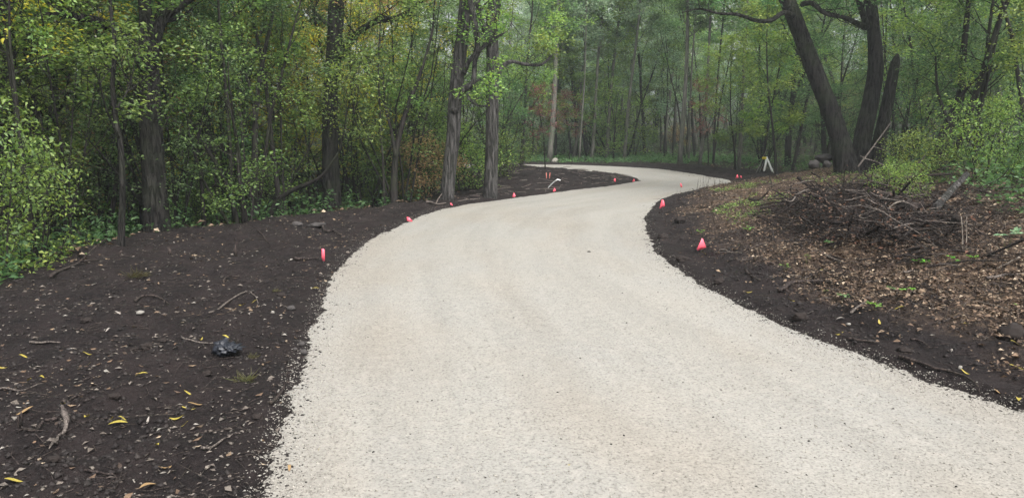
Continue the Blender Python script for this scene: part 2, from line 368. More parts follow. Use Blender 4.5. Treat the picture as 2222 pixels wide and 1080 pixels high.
g = mobj('ground', V, Q, M['ground'], None, True); tag(g, 'dark churned soil and leaf litter along both sides of the pale gravel road', 'ground', kind='structure')
bk = -sdist(BANK, X, Y); fL = -sdist(FOREST_L, X, Y); fB = -sdist(FOREST_B, X, Y)
jj = .5 * fbm(X * 1.3, Y * 1.3, 22)
R_ = sstep(.45, 1.3, bk + jj) * (.35 + .65 * sstep(.8, 1.7, np.hypot((X - 4.3) / 1.25, Y - 9.6))) * (.45 + .55 * sstep(-.25, .15, fbm(X * 1.5, Y * 1.5, 91))); G_ = np.maximum(sstep(.0, 1.2, fL + jj), sstep(.2, 1.5, fB + jj)); B_ = .2 * sstep(33.2, 34.6, Y) * sstep(.5, 1.0, DR) * (X > -4) * (X < 9) + .25 * sstep(0.15, .5, fbm(X * .8, Y * .8, 71)) * (bk > 1.2)
ca = g.data.color_attributes.new('zone', 'FLOAT_COLOR', 'POINT')
ca.data.foreach_set('color', np.stack([R_, G_, np.clip(B_, 0, 1), np.ones_like(R_)], -1).astype(np.float32).ravel())
rx = np.arange(-9, 8, .08); ry = np.concatenate([np.arange(-4, 20, .07), np.arange(20, 42, .12)])
RX, RY = np.meshgrid(rx, ry); RD = sdist(ROAD, RX, RY); RZ = .0 + .012 * fbm(RX * .9, RY * .9, 31) + .006 * fbm(RX * 4, RY * 4, 32, 2) + .03 * sstep(0, 1.6, -RD) - .03 * sstep(.0, .4, RD)
nx = len(rx); ii = (np.arange(len(ry) - 1)[:, None] * nx + np.arange(nx - 1)[None]); keep = (RD < .32)
kq = keep[:-1, :-1] & keep[1:, :-1] & keep[:-1, 1:] & keep[1:, 1:]
ii = ii[kq]; Q = np.stack([ii, ii + 1, ii + nx + 1, ii + nx], -1)
used, inv = np.unique(Q, return_inverse=True); RV = np.stack([RX, RY, RZ], -1).reshape(-1, 3)[used]
road = mobj('road', RV, inv.reshape(-1, 4), M['road'], None, True); tag(road, 'pale crushed limestone road winding in an S bend through the woods', 'road', kind='structure')
_rl = np.array(left_edge); _i = np.array(smooth_poly(left_edge, 5, False).tolist() + inner_far)
def _dl(x, y):
    b = np.full(x.shape, 1e9)
    for (ax, ay), (bx, by) in zip(_i[:-1], _i[1:]):
        dx, dy = bx - ax, by - ay; L = dx * dx + dy * dy
        t = np.clip(((x - ax) * dx + (y - ay) * dy) / L, 0, 1); b = np.minimum(b, np.hypot(x - ax - t * dx, y - ay - t * dy))
    return b
ac = road.data.attributes.new('across', 'FLOAT_VECTOR', 'POINT'); ac.data.foreach_set('vector', np.stack([_dl(RV[:, 0], RV[:, 1]), RV[:, 1], RV[:, 0] * .0], -1).astype(np.float32).ravel())
def roadz(x, y): return .012 * fbm(x * .9, y * .9, 31) + .006 * fbm(x * 4, y * 4, 32, 2) + .03 * sstep(0, 1.6, -sdist(ROAD, x, y)) - .03 * sstep(.0, .4, sdist(ROAD, x, y))
def surf(x, y): return np.maximum(height(x, y), np.where(sdist(ROAD, x, y) < .3, roadz(x, y), -9))

# ---------------------------------------------------------------- scattered stuff
OCT = nrm(np.array([[1, 0, 0], [-1, 0, 0], [0, 1, 0], [0, -1, 0], [0, 0, 1], [0, 0, -1.]]))
OCF = np.array([[0, 2, 4], [2, 1, 4], [1, 3, 4], [3, 0, 4], [2, 0, 5], [1, 2, 5], [3, 1, 5], [0, 3, 5]])
def chips(name, x, y, size, mat, label, cat, seed, squash=.6, sink=.2, zf=None):
    g = np.random.RandomState(seed); n = len(x); z = (zf or surf)(x, y)
    s = size[:, None, None] * (0.6 + .8 * g.rand(n, 6, 1)) * OCT[None]; s[..., 2] *= squash
    s[..., 0] *= (1 + .7 * g.rand(n, 1)); a = g.rand(n) * 6.28; tl = g.randn(n) * .5
    xx = s[..., 0] * np.cos(a)[:, None] - s[..., 1] * np.sin(a)[:, None]; yy = s[..., 0] * np.sin(a)[:, None] + s[..., 1] * np.cos(a)[:, None]
    zz = s[..., 2] + xx * tl[:, None] * .5
    V = np.stack([xx + x[:, None], yy + y[:, None], zz + (z + size * (squash * .5 - sink))[:, None]], -1).reshape(-1, 3)
    T = (np.arange(n)[:, None, None] * 6 + OCF[None]).reshape(-1, 3)
    return tag(mobj(name, V, T, mat), label, cat, kind='stuff')
def sample(n, x0, x1, y0, y1, fn, seed, power=1.6):
    g = np.random.RandomState(seed); xs_, ys_ = [], []; tot = 0
    while tot < n:
        m = n * 3; yy = y0 + (y1 - y0) * g.rand(m) ** power; half = .72 * yy + .8
        xx = g.rand(m) * 2 * half - half; p = fn(xx, yy); k = (g.rand(m) < p) & (xx > x0) & (xx < x1)
        xs_.append(xx[k]); ys_.append(yy[k]); tot += k.sum()
    return np.concatenate(xs_)[:n], np.concatenate(ys_)[:n]
x, y = sample(36000, -9, 7, 2.6, 16, lambda a, b: sstep(.15, -.04, sdist(ROAD, a, b)) ** 2 * (.08 + .92 * sstep(-.5, .0, sdist(ROAD, a, b))), 1)
g = np.random.RandomState(2); chips('gravel', x, y, .0022 + .005 * g.rand(len(x)) ** 3, M['stones'], 'loose pale limestone chips lying on the road and its edges', 'gravel', 3, .6, .1)
x, y = sample(420, -9, 7, 2.6, 20, lambda a, b: (sdist(ROAD, a, b) < -.05) * 1.0, 4)
chips('grit', x, y, .003 + .006 * np.random.RandomState(5).rand(420) ** 4, M['chips'], 'dark earth crumbs scattered over the pale road', 'grit', 6)
soilf = lambda a, b: (sdist(ROAD, a, b) > -.02) * (sdist(FOREST_L, a, b) > -.3) * np.where(sdist(BANK, a, b) < 0, sstep(2.2, .6, -sdist(BANK, a, b)), 1)
x, y = sample(26000, -9, 7, 2.6, 20, lambda a, b: soilf(a, b) * (.15 + .85 * sstep(-.1, .3, fbm(a * 1.6, b * 1.6, 61))), 7, 1.3)
chips('soil_crumbs', x, y, .003 + .018 * np.random.RandomState(8).rand(len(x)) ** 7, M['chips'], 'crumbly dark clods strewn over the bare soil beside the road', 'soil crumbs', 9, .7, .2)
x, y = sample(2600, -9, 7, 2.6, 30, lambda a, b: soilf(a, b) * (.1 + .9 * sstep(-.05, .3, fbm(a * 1.3, b * 1.3, 62))), 10, 1.2)
chips('wood_chips', x, y, .004 + .010 * np.random.RandomState(11).rand(len(x)) ** 3, M['bits'], 'small pale wood chips and scraps on the dark soil', 'wood chips', 12, .25, 0)
def leaves(name, x, y, size, mat, label, cat, seed, lift=.012, tilt=.45, asp=.5, extra=0):
    g = np.random.RandomState(seed); n = len(x); z = surf(x, y) + lift * (1 + g.rand(n)) + extra * g.rand(n) ** 2
    a = g.rand(n) * 6.28; D = np.stack([np.cos(a), np.sin(a), g.randn(n) * tilt * .5], -1); Nn = nrm(np.stack([g.randn(n) * tilt, g.randn(n) * tilt, np.ones(n)], -1))
    V, T = leaf_geo(np.stack([x, y, z], -1), D, Nn, size, size * asp * (.7 + .6 * g.rand(n)), g.choice([.3, -.25, .5]))
    return tag(mobj(name, V, T, mat), label, cat, kind='stuff')
litf = lambda a, b: (sdist(ROAD, a, b) > .05) * (sstep(.35, 1.1, -sdist(BANK, a, b) + .5 * fbm(a * 1.3, b * 1.3, 22)) * (.35 + .65 * sstep(-.25, .2, fbm(a * 1.1, b * 1.1, 51))) + .02)
x, y = sample(60000, 1.2, 14, 3, 22, litf, 13, 1.1)
leaves('leaf_litter', x, y, .016 + .042 * np.random.RandomState(14).rand(len(x)) ** 1.6, M['litter'], 'brown and tan dead leaves thick over the right hand bank', 'leaf litter', 15, extra=.03)
x, y = sample(1900, -9, 2, 2.8, 18, soilf, 16, 1.2)
leaves('leaf_scraps', x, y, .02 + .04 * np.random.RandomState(17).rand(len(x)) ** 2, M['bits'], 'pale leaf scraps sprinkled over the dark soil', 'leaf scraps', 18, .004, .3)
x, y = sample(9000, -60, 60, 9, 60, lambda a, b: (sdist(FOREST_L, a, b) < 0) * 1.0 + (sdist(FOREST_B, a, b) < 0) * (b < 60), 19, 1.3)
leaves('forest_litter', x, y, .06 + .1 * np.random.RandomState(20).rand(len(x)), M['litter'], 'dead leaves covering the shaded forest floor', 'leaf litter', 21, extra=.03)
x, y = sample(3800, -9, 7, 2.6, 18, lambda a, b: (sdist(ROAD, a, b) < .02) * sstep(-.28, .02, sdist(ROAD, a, b)) ** 2, 64)
chips('edge_crumbs', x, y, .003 + .008 * np.random.RandomState(65).rand(3800) ** 3, M['chips'], 'dark earth crumbs dragged onto the edges of the pale road', 'soil crumbs', 66)
x, y = sample(900, -9, 1.5, 2.8, 18, lambda a, b: soilf(a, b) * (.1 + .9 * sstep(0, .3, fbm(a * 1.1, b * 1.1, 67))), 68, 1.1)
leaves('tan_leaves', x, y, .025 + .035 * np.random.RandomState(69).rand(len(x)), M['litter'], 'small tan and brown leaves scattered over the left soil', 'leaves', 70, .006, .4)
# green ground cover
def tufts(name, x, y, hgt, mat, label, cat, seed, per=9, Lf=.05):
    g = np.random.RandomState(seed); n = len(x); z = surf(x, y)
    X = np.repeat(x, per) + g.randn(n * per) * .05; Yv = np.repeat(y, per) + g.randn(n * per) * .05
    Zv = np.repeat(z, per) + g.rand(n * per) * np.repeat(hgt, per); a = g.rand(n * per) * 6.28
    D = np.stack([np.cos(a), np.sin(a), .3 + g.randn(n * per) * .4], -1); Nn = nrm(np.stack([g.randn(n * per) * .5, g.randn(n * per) * .5, np.ones(n * per)], -1))
    s = Lf * (.6 + .8 * g.rand(n * per)); V, T = leaf_geo(np.stack([X, Yv, Zv], -1), D, Nn, s, s * .5)
    return tag(mobj(name, V, T, mat), label, cat, kind='stuff')
x, y = sample(1300, 1.5, 12, 4.5, 20, lambda a, b: (sdist(BANK, a, b) < -1.1) * (.08 + .92 * (np.abs(fbm(a * 5, b * 5, 72)) > .2)) * sstep(.0, .4, fbm(a * .8, b * .8, 71)), 22, 1.2)
tufts('ground_cover', x, y, .04 + .05 * np.random.RandomState(23).rand(len(x)), M['green'], 'low green weeds sprouting in patches through the leaf litter', 'ground cover', 24, 6, .035)
x, y = sample(1400, -4, 12, 34.6, 42, lambda a, b: (sdist(ROAD, a, b) > .5) * 1.0, 25, 1)
tufts('verge_plants', x, y, .05 + .16 * np.random.RandomState(26).rand(len(x)), M['dgreen'], 'low leafy plants on the verge beyond the far bend', 'verge plants', 27, 8, .11)
x, y = sample(7500, -40, 40, 7, 60, lambda a, b: (sdist(FOREST_L, a, b) < -.15) * 1.0 + (sdist(FOREST_B, a, b) < -.3), 28, 1.3)
tufts('undergrowth', x, y, .12 + .4 * np.random.RandomState(29).rand(len(x)), M['dgreen'], 'knee high undergrowth carpeting the woodland floor', 'undergrowth', 30, 9, .08)
# dry stalks and twigs
def stalks(name, x, y, hg, r, mat, label, cat, seed, flatlay=False):
    g = np.random.RandomState(seed); W = Wood()
    z = surf(x, y)
    for k in range(len(x)):
        a = g.rand() * 6.28
        if flatlay:
            d = np.array([math.cos(a), math.sin(a), g.randn() * .08]); L = hg * (.3 + g.rand()); p0 = np.array([x[k], y[k], z[k] + .012])
            b = np.array([-d[1], d[0], .15]) * L * g.randn() * .15
            W.tube([p0, p0 + d * L * .5 + b, p0 + d * L], [r, r * .8, r * .3], 4, cap=False)
        else:
            d = np.array([math.cos(a) * .2, math.sin(a) * .2, 1]); L = hg * (.4 + g.rand()); p0 = np.array([x[k], y[k], z[k] - .01])
            b = np.array([g.randn(), g.randn(), 0]) * L * .06
            W.tube([p0, p0 + d * L * .5 + b, p0 + d * L], [r, r * .8, r * .4], 4, cap=False)
            if g.rand() < .5:
                q = p0 + d * L * .6; W.tube([q, q + np.array([g.randn() * .4, g.randn() * .4, .5]) * L * .35], [r * .6, r * .3], 3, cap=False)
    return tag(W.obj(name, mat), label, cat, kind='stuff')
x, y = sample(190, 1.5, 9, 5, 20, lambda a, b: (sdist(BANK, a, b) < -.2) * sstep(4, .3, -sdist(BANK, a, b)), 31, .9)
stalks('dry_stalks', x, y, .26, .0028, M['dead_dark'], 'thin bare weed stalks standing up from the litter on the bank', 'dry stalks', 32)
x, y = sample(1100, -8, 9, 2.8, 20, soilf, 33, 1.2)
stalks('twigs', x, y, .22, .0028, M['dead_dark'], 'small dark twigs and rootlets scattered on the soil', 'twigs', 34, True)
x, y = sample(900, 1.4, 10, 3, 16, lambda a, b: (sdist(BANK, a, b) < -.5) * 1.0, 35, 1.1)
stalks('litter_twigs', x, y, .28, .003, M['dead'], 'fine grey twigs lying among the dead leaves', 'twigs', 36, True)
x, y = sample(300, -3, 5, 16, 31, lambda a, b: (sdist(ISLAND, a, b) < -.1) * 1.0, 37, 1)
stalks('brash', x, y, .45, .011, M['dead'], 'broken roots and branch bits littering the soil inside the bend', 'brash', 38, True)

# ---------------------------------------------------------------- trees
def limb(g, p, d, L, n=5, wob=.12, lift=.1):
    pts = [np.array(p, float)]; d = nrm(np.array(d, float))
    for i in range(n):
        d = nrm(d + g.randn(3) * wob + np.array([0, 0, lift])); pts.append(pts[-1] + d * L / n)
    return np.array(pts)
def interp(pts, t):
    k = t * (len(pts) - 1); i = min(int(k), len(pts) - 2); return pts[i] + (pts[i + 1] - pts[i]) * (k - i)
def crown(W, g, axis_pts, rad0, rad1, base, spread, nl, leaf_n, leaf, prof='oval', up=.45, sub=5, twg=4, scat=.13, lift=.08, flatn=.8, asp=.55, sides=5):
    """limbs, branches and twigs grown from a stem; returns leaf positions"""
    tw = []
    for k in range(nl):
        t = base + (1 - base) * (k + g.rand() * .8) / nl; p = interp(axis_pts, min(t, .99)); u = (t - base) / (1 - base)
        pr = {'oval': math.sin(math.pi * (.15 + .8 * u)) ** .7, 'cone': 1.05 - .8 * u, 'fan': .35 + .7 * u}[prof]
        a = k * 2.4 + g.randn() * .4; el = up * (.6 + .8 * g.rand()) + .5 * u
        d = [math.cos(a) * math.cos(el), math.sin(a) * math.cos(el), math.sin(el)]
        L = spread * pr * (.75 + .5 * g.rand()); r = (rad0 + (rad1 - rad0) * t) * .42
        lb = limb(g, p, d, L, 6, .14, lift); W.tube(lb, np.linspace(r, r * .25, 7), sides, cap=False)
        for j in range(sub):
            tt = .2 + .8 * (j + g.rand()) / sub; q = interp(lb, min(tt, .99)); dd = nrm(lb[-1] - lb[0]) + g.randn(3) * .65
            sb = limb(g, q, dd, L * .42 * (1.2 - .5 * tt), 4, .2, .06); W.tube(sb, np.linspace(r * .35, r * .1, 5), 3, cap=False)
            for m in range(twg):
                q2 = interp(sb, .25 + .74 * g.rand()); d2 = nrm(sb[-1] - sb[0]) + g.randn(3) * .7; d2[2] *= .6
                q3 = q2 + nrm(d2) * L * .16 * (.6 + g.rand()); tw.append((q2, q3))
    A = np.array([a for a, b in tw]); B = np.array([b for a, b in tw])
    if len(A) > 40 and twg:
        sel = g.choice(len(A), min(len(A), 260), False)
        for s_ in sel: W.tube([A[s_], B[s_]], [.006, .002], 3, cap=False)
    k = g.randint(0, len(A), leaf_n); t = g.rand(leaf_n)[:, None]
    dens = g.rand(len(A)); k = np.where(g.rand(leaf_n) < dens[k] ** 1.5 * .9 + .1, k, g.randint(0, len(A), leaf_n))
    P = A[k] + (B[k] - A[k]) * t + g.randn(leaf_n, 3) * scat * np.array([1, 1, .6]); D = nrm(B[k] - A[k]) + g.randn(leaf_n, 3) * .7; D[:, 2] = D[:, 2] * .5 - .22
    Nn = np.stack([g.randn(leaf_n) * flatn, g.randn(leaf_n) * flatn, np.ones(leaf_n)], -1)
    s = leaf * (.6 + .7 * g.rand(leaf_n)); return leaf_geo(P, D, nrm(Nn), s, s * asp)
def make_tree(name, seed, h, r, base, spread, nl, leaf_n, leaf, bark, lm, lean=.04, part='trunk', **kw):
    g = np.random.RandomState(seed); root = empty(name); W = Wood()
    tr = limb(g, (0, 0, -.25), (g.randn() * lean, g.randn() * lean, 1), h, 12, .045, .03)
    W.tube(tr, r * np.concatenate([[1.35, 1.08], np.linspace(1, .18, 11)]), 9, .05, seed)
    V, T = crown(W, g, tr, r, r * .2, base, spread, nl, leaf_n, leaf, **kw)
    W.obj(part, M[bark], root); mobj('crown', V, T, M[lm], root); return root
def make_shrub(name, seed, h, stems, spread, leaf_n, leaf, bark, lm, rs=.03, **kw):
    g = np.random.RandomState(seed); rs *= 1.25; root = empty(name); W = Wood(); VV = []; TT = []; n = 0
    for s in range(stems):
        a = s * 2.4 + g.rand(); hh = h * (.65 + .4 * g.rand()); q = (math.cos(a) * .12, math.sin(a) * .12, -.2)
        st = limb(g, q, (math.cos(a) * .38 * (.3 + g.rand()), math.sin(a) * .38 * (.3 + g.rand()), 1), hh, 9, .09, .02)
        rr = rs * (.6 + .6 * g.rand()); W.tube(st, np.linspace(rr, rr * .2, 10), 6, .05, seed + s)
        V, T = crown(W, g, st, rr, rr * .3, kw.get('base', .25), spread * .6, kw.get('nl', 7), leaf_n // stems, leaf, prof=kw.get('prof', 'oval'), sub=4, twg=4, up=.4, scat=kw.get('scat', .09), lift=.03, flatn=.9)
        VV.append(V); TT.append(T + n); n += len(V)
    W.obj('stem', M[bark], root); mobj('foliage', np.concatenate(VV), np.concatenate(TT), M[lm], root); return root

# ---- kinds (every first one is moved into place, the rest are copies)
KINDS = {
 'tree_a': make_tree('woodland_tree', 101, 13, .09, .16, 2.9, 24, 11500, .095, 'bark_thin', 'green', scat=.16),
 'tree_b': make_tree('woodland_tree', 102, 12, .075, .12, 2.6, 22, 10500, .085, 'bark_thin', 'green', scat=.15, prof='cone'),
 'tree_c': make_tree('woodland_tree', 103, 14, .10, .18, 3.3, 22, 11500, .115, 'bark_pole', 'green', scat=.18),
 'pole_a': make_tree('slender_tree', 104, 14, .085, .25, 2.3, 18, 9500, .12, 'bark_pole', 'bgreen', lean=.05, scat=.16),
 'pole_b': make_tree('slender_tree', 105, 13, .07, .22, 2.1, 18, 9000, .12, 'bark_pole', 'bgreen', lean=.07, scat=.16),
 'sap_a': make_tree('sapling', 106, 5.2, .04, .22, 1.5, 15, 5200, .085, 'bark_thin', 'ygreen', prof='oval', scat=.10, flatn=.3),
 'sap_b': make_tree('sapling', 107, 6.5, .05, .18, 1.7, 18, 8000, .07, 'bark_thin', 'green', prof='oval', scat=.10),
 'sap_c': make_tree('sapling', 108, 4.0, .03, .35, 1.2, 12, 1500, .09, 'bark_thin', 'red', prof='oval', scat=.09, flatn=.3),
 'whip_a': make_tree('young_tree', 120, 7.5, .050, .42, 1.6, 12, 3000, .075, 'bark_thin', 'green', lean=.10, scat=.10),
 'whip_b': make_tree('young_tree', 121, 7.0, .036, .5, 1.4, 11, 2200, .075, 'bark_thin', 'green', lean=.16, scat=.10),
 'shrub_a': make_shrub('shrub', 109, 4.2, 6, 1.9, 5000, .058, 'bark_thin', 'green'),
 'shrub_b': make_shrub('shrub', 110, 3.4, 5, 1.7, 4300, .055, 'bark_thin', 'green', base=.15),
 'shrub_c': make_shrub('shrub', 111, 5.2, 5, 2.1, 5600, .062, 'bark_thin', 'green', base=.3),
 'low_a': make_shrub('bush', 112, 1.5, 7, 1.3, 3300, .055, 'bark_thin', 'ygreen', rs=.012, base=.1, nl=5),
 'low_b': make_shrub('bush', 113, 1.1, 8, 1.1, 3000, .05, 'bark_thin', 'green', rs=.010, base=.08, nl=5),
}
FIRST = {k: True for k in KINDS}
PLACED = []
ADJ = {'green': 'mid green', 'dgreen': 'deep green', 'bgreen': 'bluish green', 'ygreen': 'yellow green', 'yellow': 'yellow', 'orange': 'orange brown', 'red': 'reddish', 'pale': 'pale sage'}
def plant(kind, x, y, rz, s=1.0, sz=None, leafm=None, z=None, label=None, group=None, cat=None):
    o = KINDS[kind]; lname = 'crown' if not kind.startswith(('shrub', 'low')) else 'foliage'
    z = H(x, y) if z is None else z
    if FIRST[kind]:
        # keep the prototype itself as the first individual
        FIRST[kind] = False; c = o
        PLACE_FIRST[kind] = (x, y, z, rz, s, sz, leafm)
    c = copy_thing(o, (x, y, z), rz, (s, sz or s), {lname: M[leafm]} if leafm else None)
    kn = {'tree': ('tree', 'leafy tree'), 'pole': ('tree', 'slender pale trunked tree'), 'sap': ('sapling', 'thin sapling'), 'whip': ('tree', 'slim tree'), 'shrub': ('shrub', 'many stemmed shrub'), 'low': ('bush', 'low bush')}[kind.split('_')[0]]
    col = ADJ[leafm] if leafm else {'sap_a': 'yellow green', 'sap_c': 'reddish', 'low_a': 'yellow green', 'pole_a': 'bluish green', 'pole_b': 'bluish green'}.get(kind, 'mid green')
    c["category"] = cat or kn[0]
    c["group"] = group or {'tree': 'leafy trees of the wood', 'pole': 'slender pale trees beyond the bend', 'sap': 'saplings at the wood edge', 'whip': 'thin bare stemmed young trees', 'shrub': 'shrubs of the thicket', 'low': 'low bushes at the clearing edge'}[kind.split('_')[0]]
    if label: c["label"] = label
    else: PLACED.append((c, col, kn[1], x, y, z))
    return c
PLACE_FIRST = {}
KH = {'tree_a': 13, 'tree_b': 12, 'tree_c': 14, 'pole_a': 14, 'pole_b': 13}

RG = np.random.RandomState(5)
taken = []
def free(x, y, d): return all((x - a) ** 2 + (y - b) ** 2 > d * d for a, b in taken)
TRUNKS = [(-5.6, 12), (-4.0, 17), (-1.35, 16.5), (-.5, 17.3), (7.4, 17), (8.0, 17.6)]
CLEAR = [(724, 17.2, -12), (335, 12.1, 10), (980, 16.5, 0), (1066, 17.3, 0), (1830, 16.8, 0), (1895, 17.3, 0), (262, 9.6, -60)]
def scatter(n, region, ylo, yhi, kinds, dmin, seed, srange=(.85, 1.2), leafpick=None, xlim=None, margin=.5):
    g = np.random.RandomState(seed); c = 0; tries = 0
    while c < n and tries < n * 60:
        tries += 1; y = ylo + (yhi - ylo) * g.rand() ** .9; x = (g.rand() * 2 - 1) * (.74 * y + 2.0)
        if xlim and not (xlim[0] < (x / y * F * .99 + CX) < xlim[1]): continue
        if not any(sdist(R, np.array([x]), np.array([y]))[0] < -margin for R in region): continue
        if not free(x, y, dmin) or any((x - a) ** 2 + (y - b) ** 2 < .8 for a, b in TRUNKS): continue
        pxx = x / y * F + CX
        if pxx < 300 and y < 17 and g.rand() < .65: continue
        if any(y < Yt_ + .4 and abs(pxx - pt_) < wt_ + 1.05 * F / y for pt_, Yt_, wt_ in CLEAR): continue
        taken.append((x, y)); k = kinds[g.randint(len(kinds))]; s = srange[0] + (srange[1] - srange[0]) * g.rand()
        px = x / y * F + CX
        sz = s * (.9 + .25 * g.rand())
        if k[:4] in ('tree', 'pole'): sz = min(sz, (1.6 + .152 * y + 2.3 * g.rand()) / KH[k])
        plant(k, x, y, g.rand() * 6.28, s, sz, leafpick(px, y, k, g) if leafpick else None); c += 1
def pick(px, y, k, g):
    r = g.rand()
    if k.startswith('sap_c'): return None
    if px < 230: t = ['green', 'ygreen', 'dgreen', 'orange', 'yellow']; p = [.38, .2, .12, .2, .10] if y > 15 else [.5, .3, .15, .03, .02]
    elif px < 520: t = ['green', 'bgreen', 'dgreen', 'ygreen', 'yellow']; p = [.5, .08, .17, .18, .07]
    elif px < 950: t = ['green', 'ygreen', 'dgreen', 'yellow', 'orange']; p = [.42, .2, .16, .15, .07] if y > 17 else [.58, .2, .17, .04, .01]
    elif px < 1400: t = ['bgreen', 'ygreen', 'pale', 'green']; p = [.32, .22, .26, .2]  # paler leaves favoured in the centre: haze paleness partly put into leaf colour
    elif px < 1700: t = ['bgreen', 'pale', 'ygreen', 'green', 'orange']; p = [.33, .24, .22, .18, .03]
    else: t = ['dgreen', 'green', 'ygreen', 'orange']; p = [.55, .27, .13, .05]
    return t[int(np.searchsorted(np.cumsum(p), r * .999))]
# edge thicket on the left, shrubs first
scatter(34, [FOREST_L], 9.5, 20, ['shrub_a', 'shrub_b', 'shrub_c', 'sap_b'], 1.15, 201, (.8, 1.15), pick, (-250, 1080), .35)
scatter(13, [FOREST_L], 9, 20, ['low_a', 'low_b'], .8, 202, (.8, 1.2), pick, (-250, 1060), .15)
scatter(34, [FOREST_L], 14, 30, ['shrub_c', 'shrub_a', 'sap_b', 'tree_b', 'tree_a'], 1.7, 203, (.9, 1.2), pick, (-200, 1120), 1)
scatter(34, [FOREST_L, FOREST_B], 26, 75, ['tree_a', 'tree_b', 'tree_c', 'tree_a', 'shrub_c'], 2.8, 204, (.95, 1.35), pick, (-150, 1150), 1)
scatter(34, [FOREST_L], 10, 21, ['whip_a', 'whip_b'], .55, 220, (.8, 1.2), pick, (-100, 1080), .3)
scatter(26, [FOREST_L], 8.5, 16, ['whip_b', 'whip_a', 'whip_b'], .35, 223, (.6, .95), pick, (-50, 960), .25)
scatter(26, [FOREST_B], 37.5, 46, ['whip_a', 'whip_b'], .8, 221, (.9, 1.3), pick, (1100, 1800), .5)
scatter(16, [FOREST_B], 14, 30, ['whip_a', 'whip_b'], .8, 222, (.8, 1.2), pick, (1640, 2300), .5)
# woods beyond the bend
scatter(26, [FOREST_B], 38, 52, ['pole_a', 'pole_b', 'pole_a', 'sap_b', 'low_b', 'low_a'], 1.7, 205, (.9, 1.15), pick, (1090, 1750), .8)
scatter(14, [FOREST_B], 37.5, 48, ['low_a', 'low_b', 'shrub_b'], 1.5, 206, (.9, 1.5), pick, (1100, 1750), .8)
scatter(36, [FOREST_B], 48, 95, ['tree_a', 'tree_b', 'tree_a', 'tree_c'], 2.8, 207, (1.05, 1.45), pick, (1080, 1800), .8)
scatter(40, [FOREST_B], 42, 64, ['shrub_c', 'shrub_a', 'shrub_b'], 2.0, 212, (1.2, 1.7), pick, (1100, 1850), .8)
# right hand woods
scatter(14, [FOREST_B], 14.5, 25, ['shrub_a', 'shrub_c', 'sap_b', 'shrub_b'], 1.5, 208, (.85, 1.15), pick, (1880, 2500), .4)
scatter(30, [FOREST_B], 22, 40, ['tree_a', 'tree_b', 'shrub_c', 'shrub_a', 'pole_b'], 2.1, 209, (.9, 1.2), pick, (1600, 2400), .8)
scatter(24, [FOREST_B], 38, 75, ['tree_a', 'tree_b', 'tree_c'], 3.2, 210, (1, 1.35), pick, (1700, 2400), .8)
scatter(3, [FOREST_B], 9, 12, ['low_a', 'low_b'], .8, 211, (.6, 1.0), pick, (1900, 2500), .1)

# ---- placed by hand where the photo shows a particular plant
def px_plant(kind, px, py, s, leafm, label, rz=0, Y=None, sz=None):
    if Y: x = (px - CX) / F * Y * .99; y = Y; z = H(x, y)
    else: x, y, z = at(px, py)
    taken.append((x, y)); return plant(kind, x, y, rz, s, sz or s, leafm, z, label)
px_plant('low_a', 25, 610, .8, 'ygreen', 'bright yellow green bush at the left end of the dark soil', 1.0, Y=9.0, sz=1.05)
px_plant('low_a', -60, 640, .9, 'ygreen', 'dense yellow green bush cut off by the left picture edge', 2.0, Y=7.8, sz=1.3)
px_plant('low_a', 2010, 380, .66, 'ygreen', 'bright lime green bush right of the three big stems', 2.2, Y=13)
px_plant('low_a', 2140, 330, .8, 'ygreen', 'lime green bush spreading at the top of the right bank', .5, Y=12.5, sz=1.0)
px_plant('low_a', 1960, 420, .45, 'ygreen', 'small lime green bush beside the horizontal dark log', 3.1, Y=10.8)
px_plant('sap_a', 1655, 372, 1.15, 'ygreen', 'yellow green sapling behind the white tripod', .4, Y=27)
px_plant('sap_a', 1600, 372, .9, 'ygreen', 'yellow tinted sapling just left of the white tripod', 2.4, Y=28)
px_plant('sap_a', 1205, 360, 1.5, 'ygreen', 'tall yellow green sapling above the pale boulder', 1.4, Y=38)
px_plant('sap_c', 1236, 352, .8, 'red', 'red leaved sapling beside the pale boulder', .4, Y=36.8)
px_plant('sap_c', 1184, 388, .66, 'red', 'thin sapling with sparse red leaves on the soil inside the bend', 2.4, Y=25.5)
px_plant('sap_c', 1540, 372, .85, 'red', 'dull red leaved sapling behind the far edge of the bend', 1.9, Y=32)
px_plant('sap_a', 610, 450, 1.1, 'yellow', 'yellow leaved sapling rising over the thicket left of the tall dark trunk', 1.9, Y=19, sz=1.3)
px_plant('low_a', 1370, 345, 1.9, 'ygreen', 'large light green bush between pale trunks beyond the bend', 1.9, Y=41)
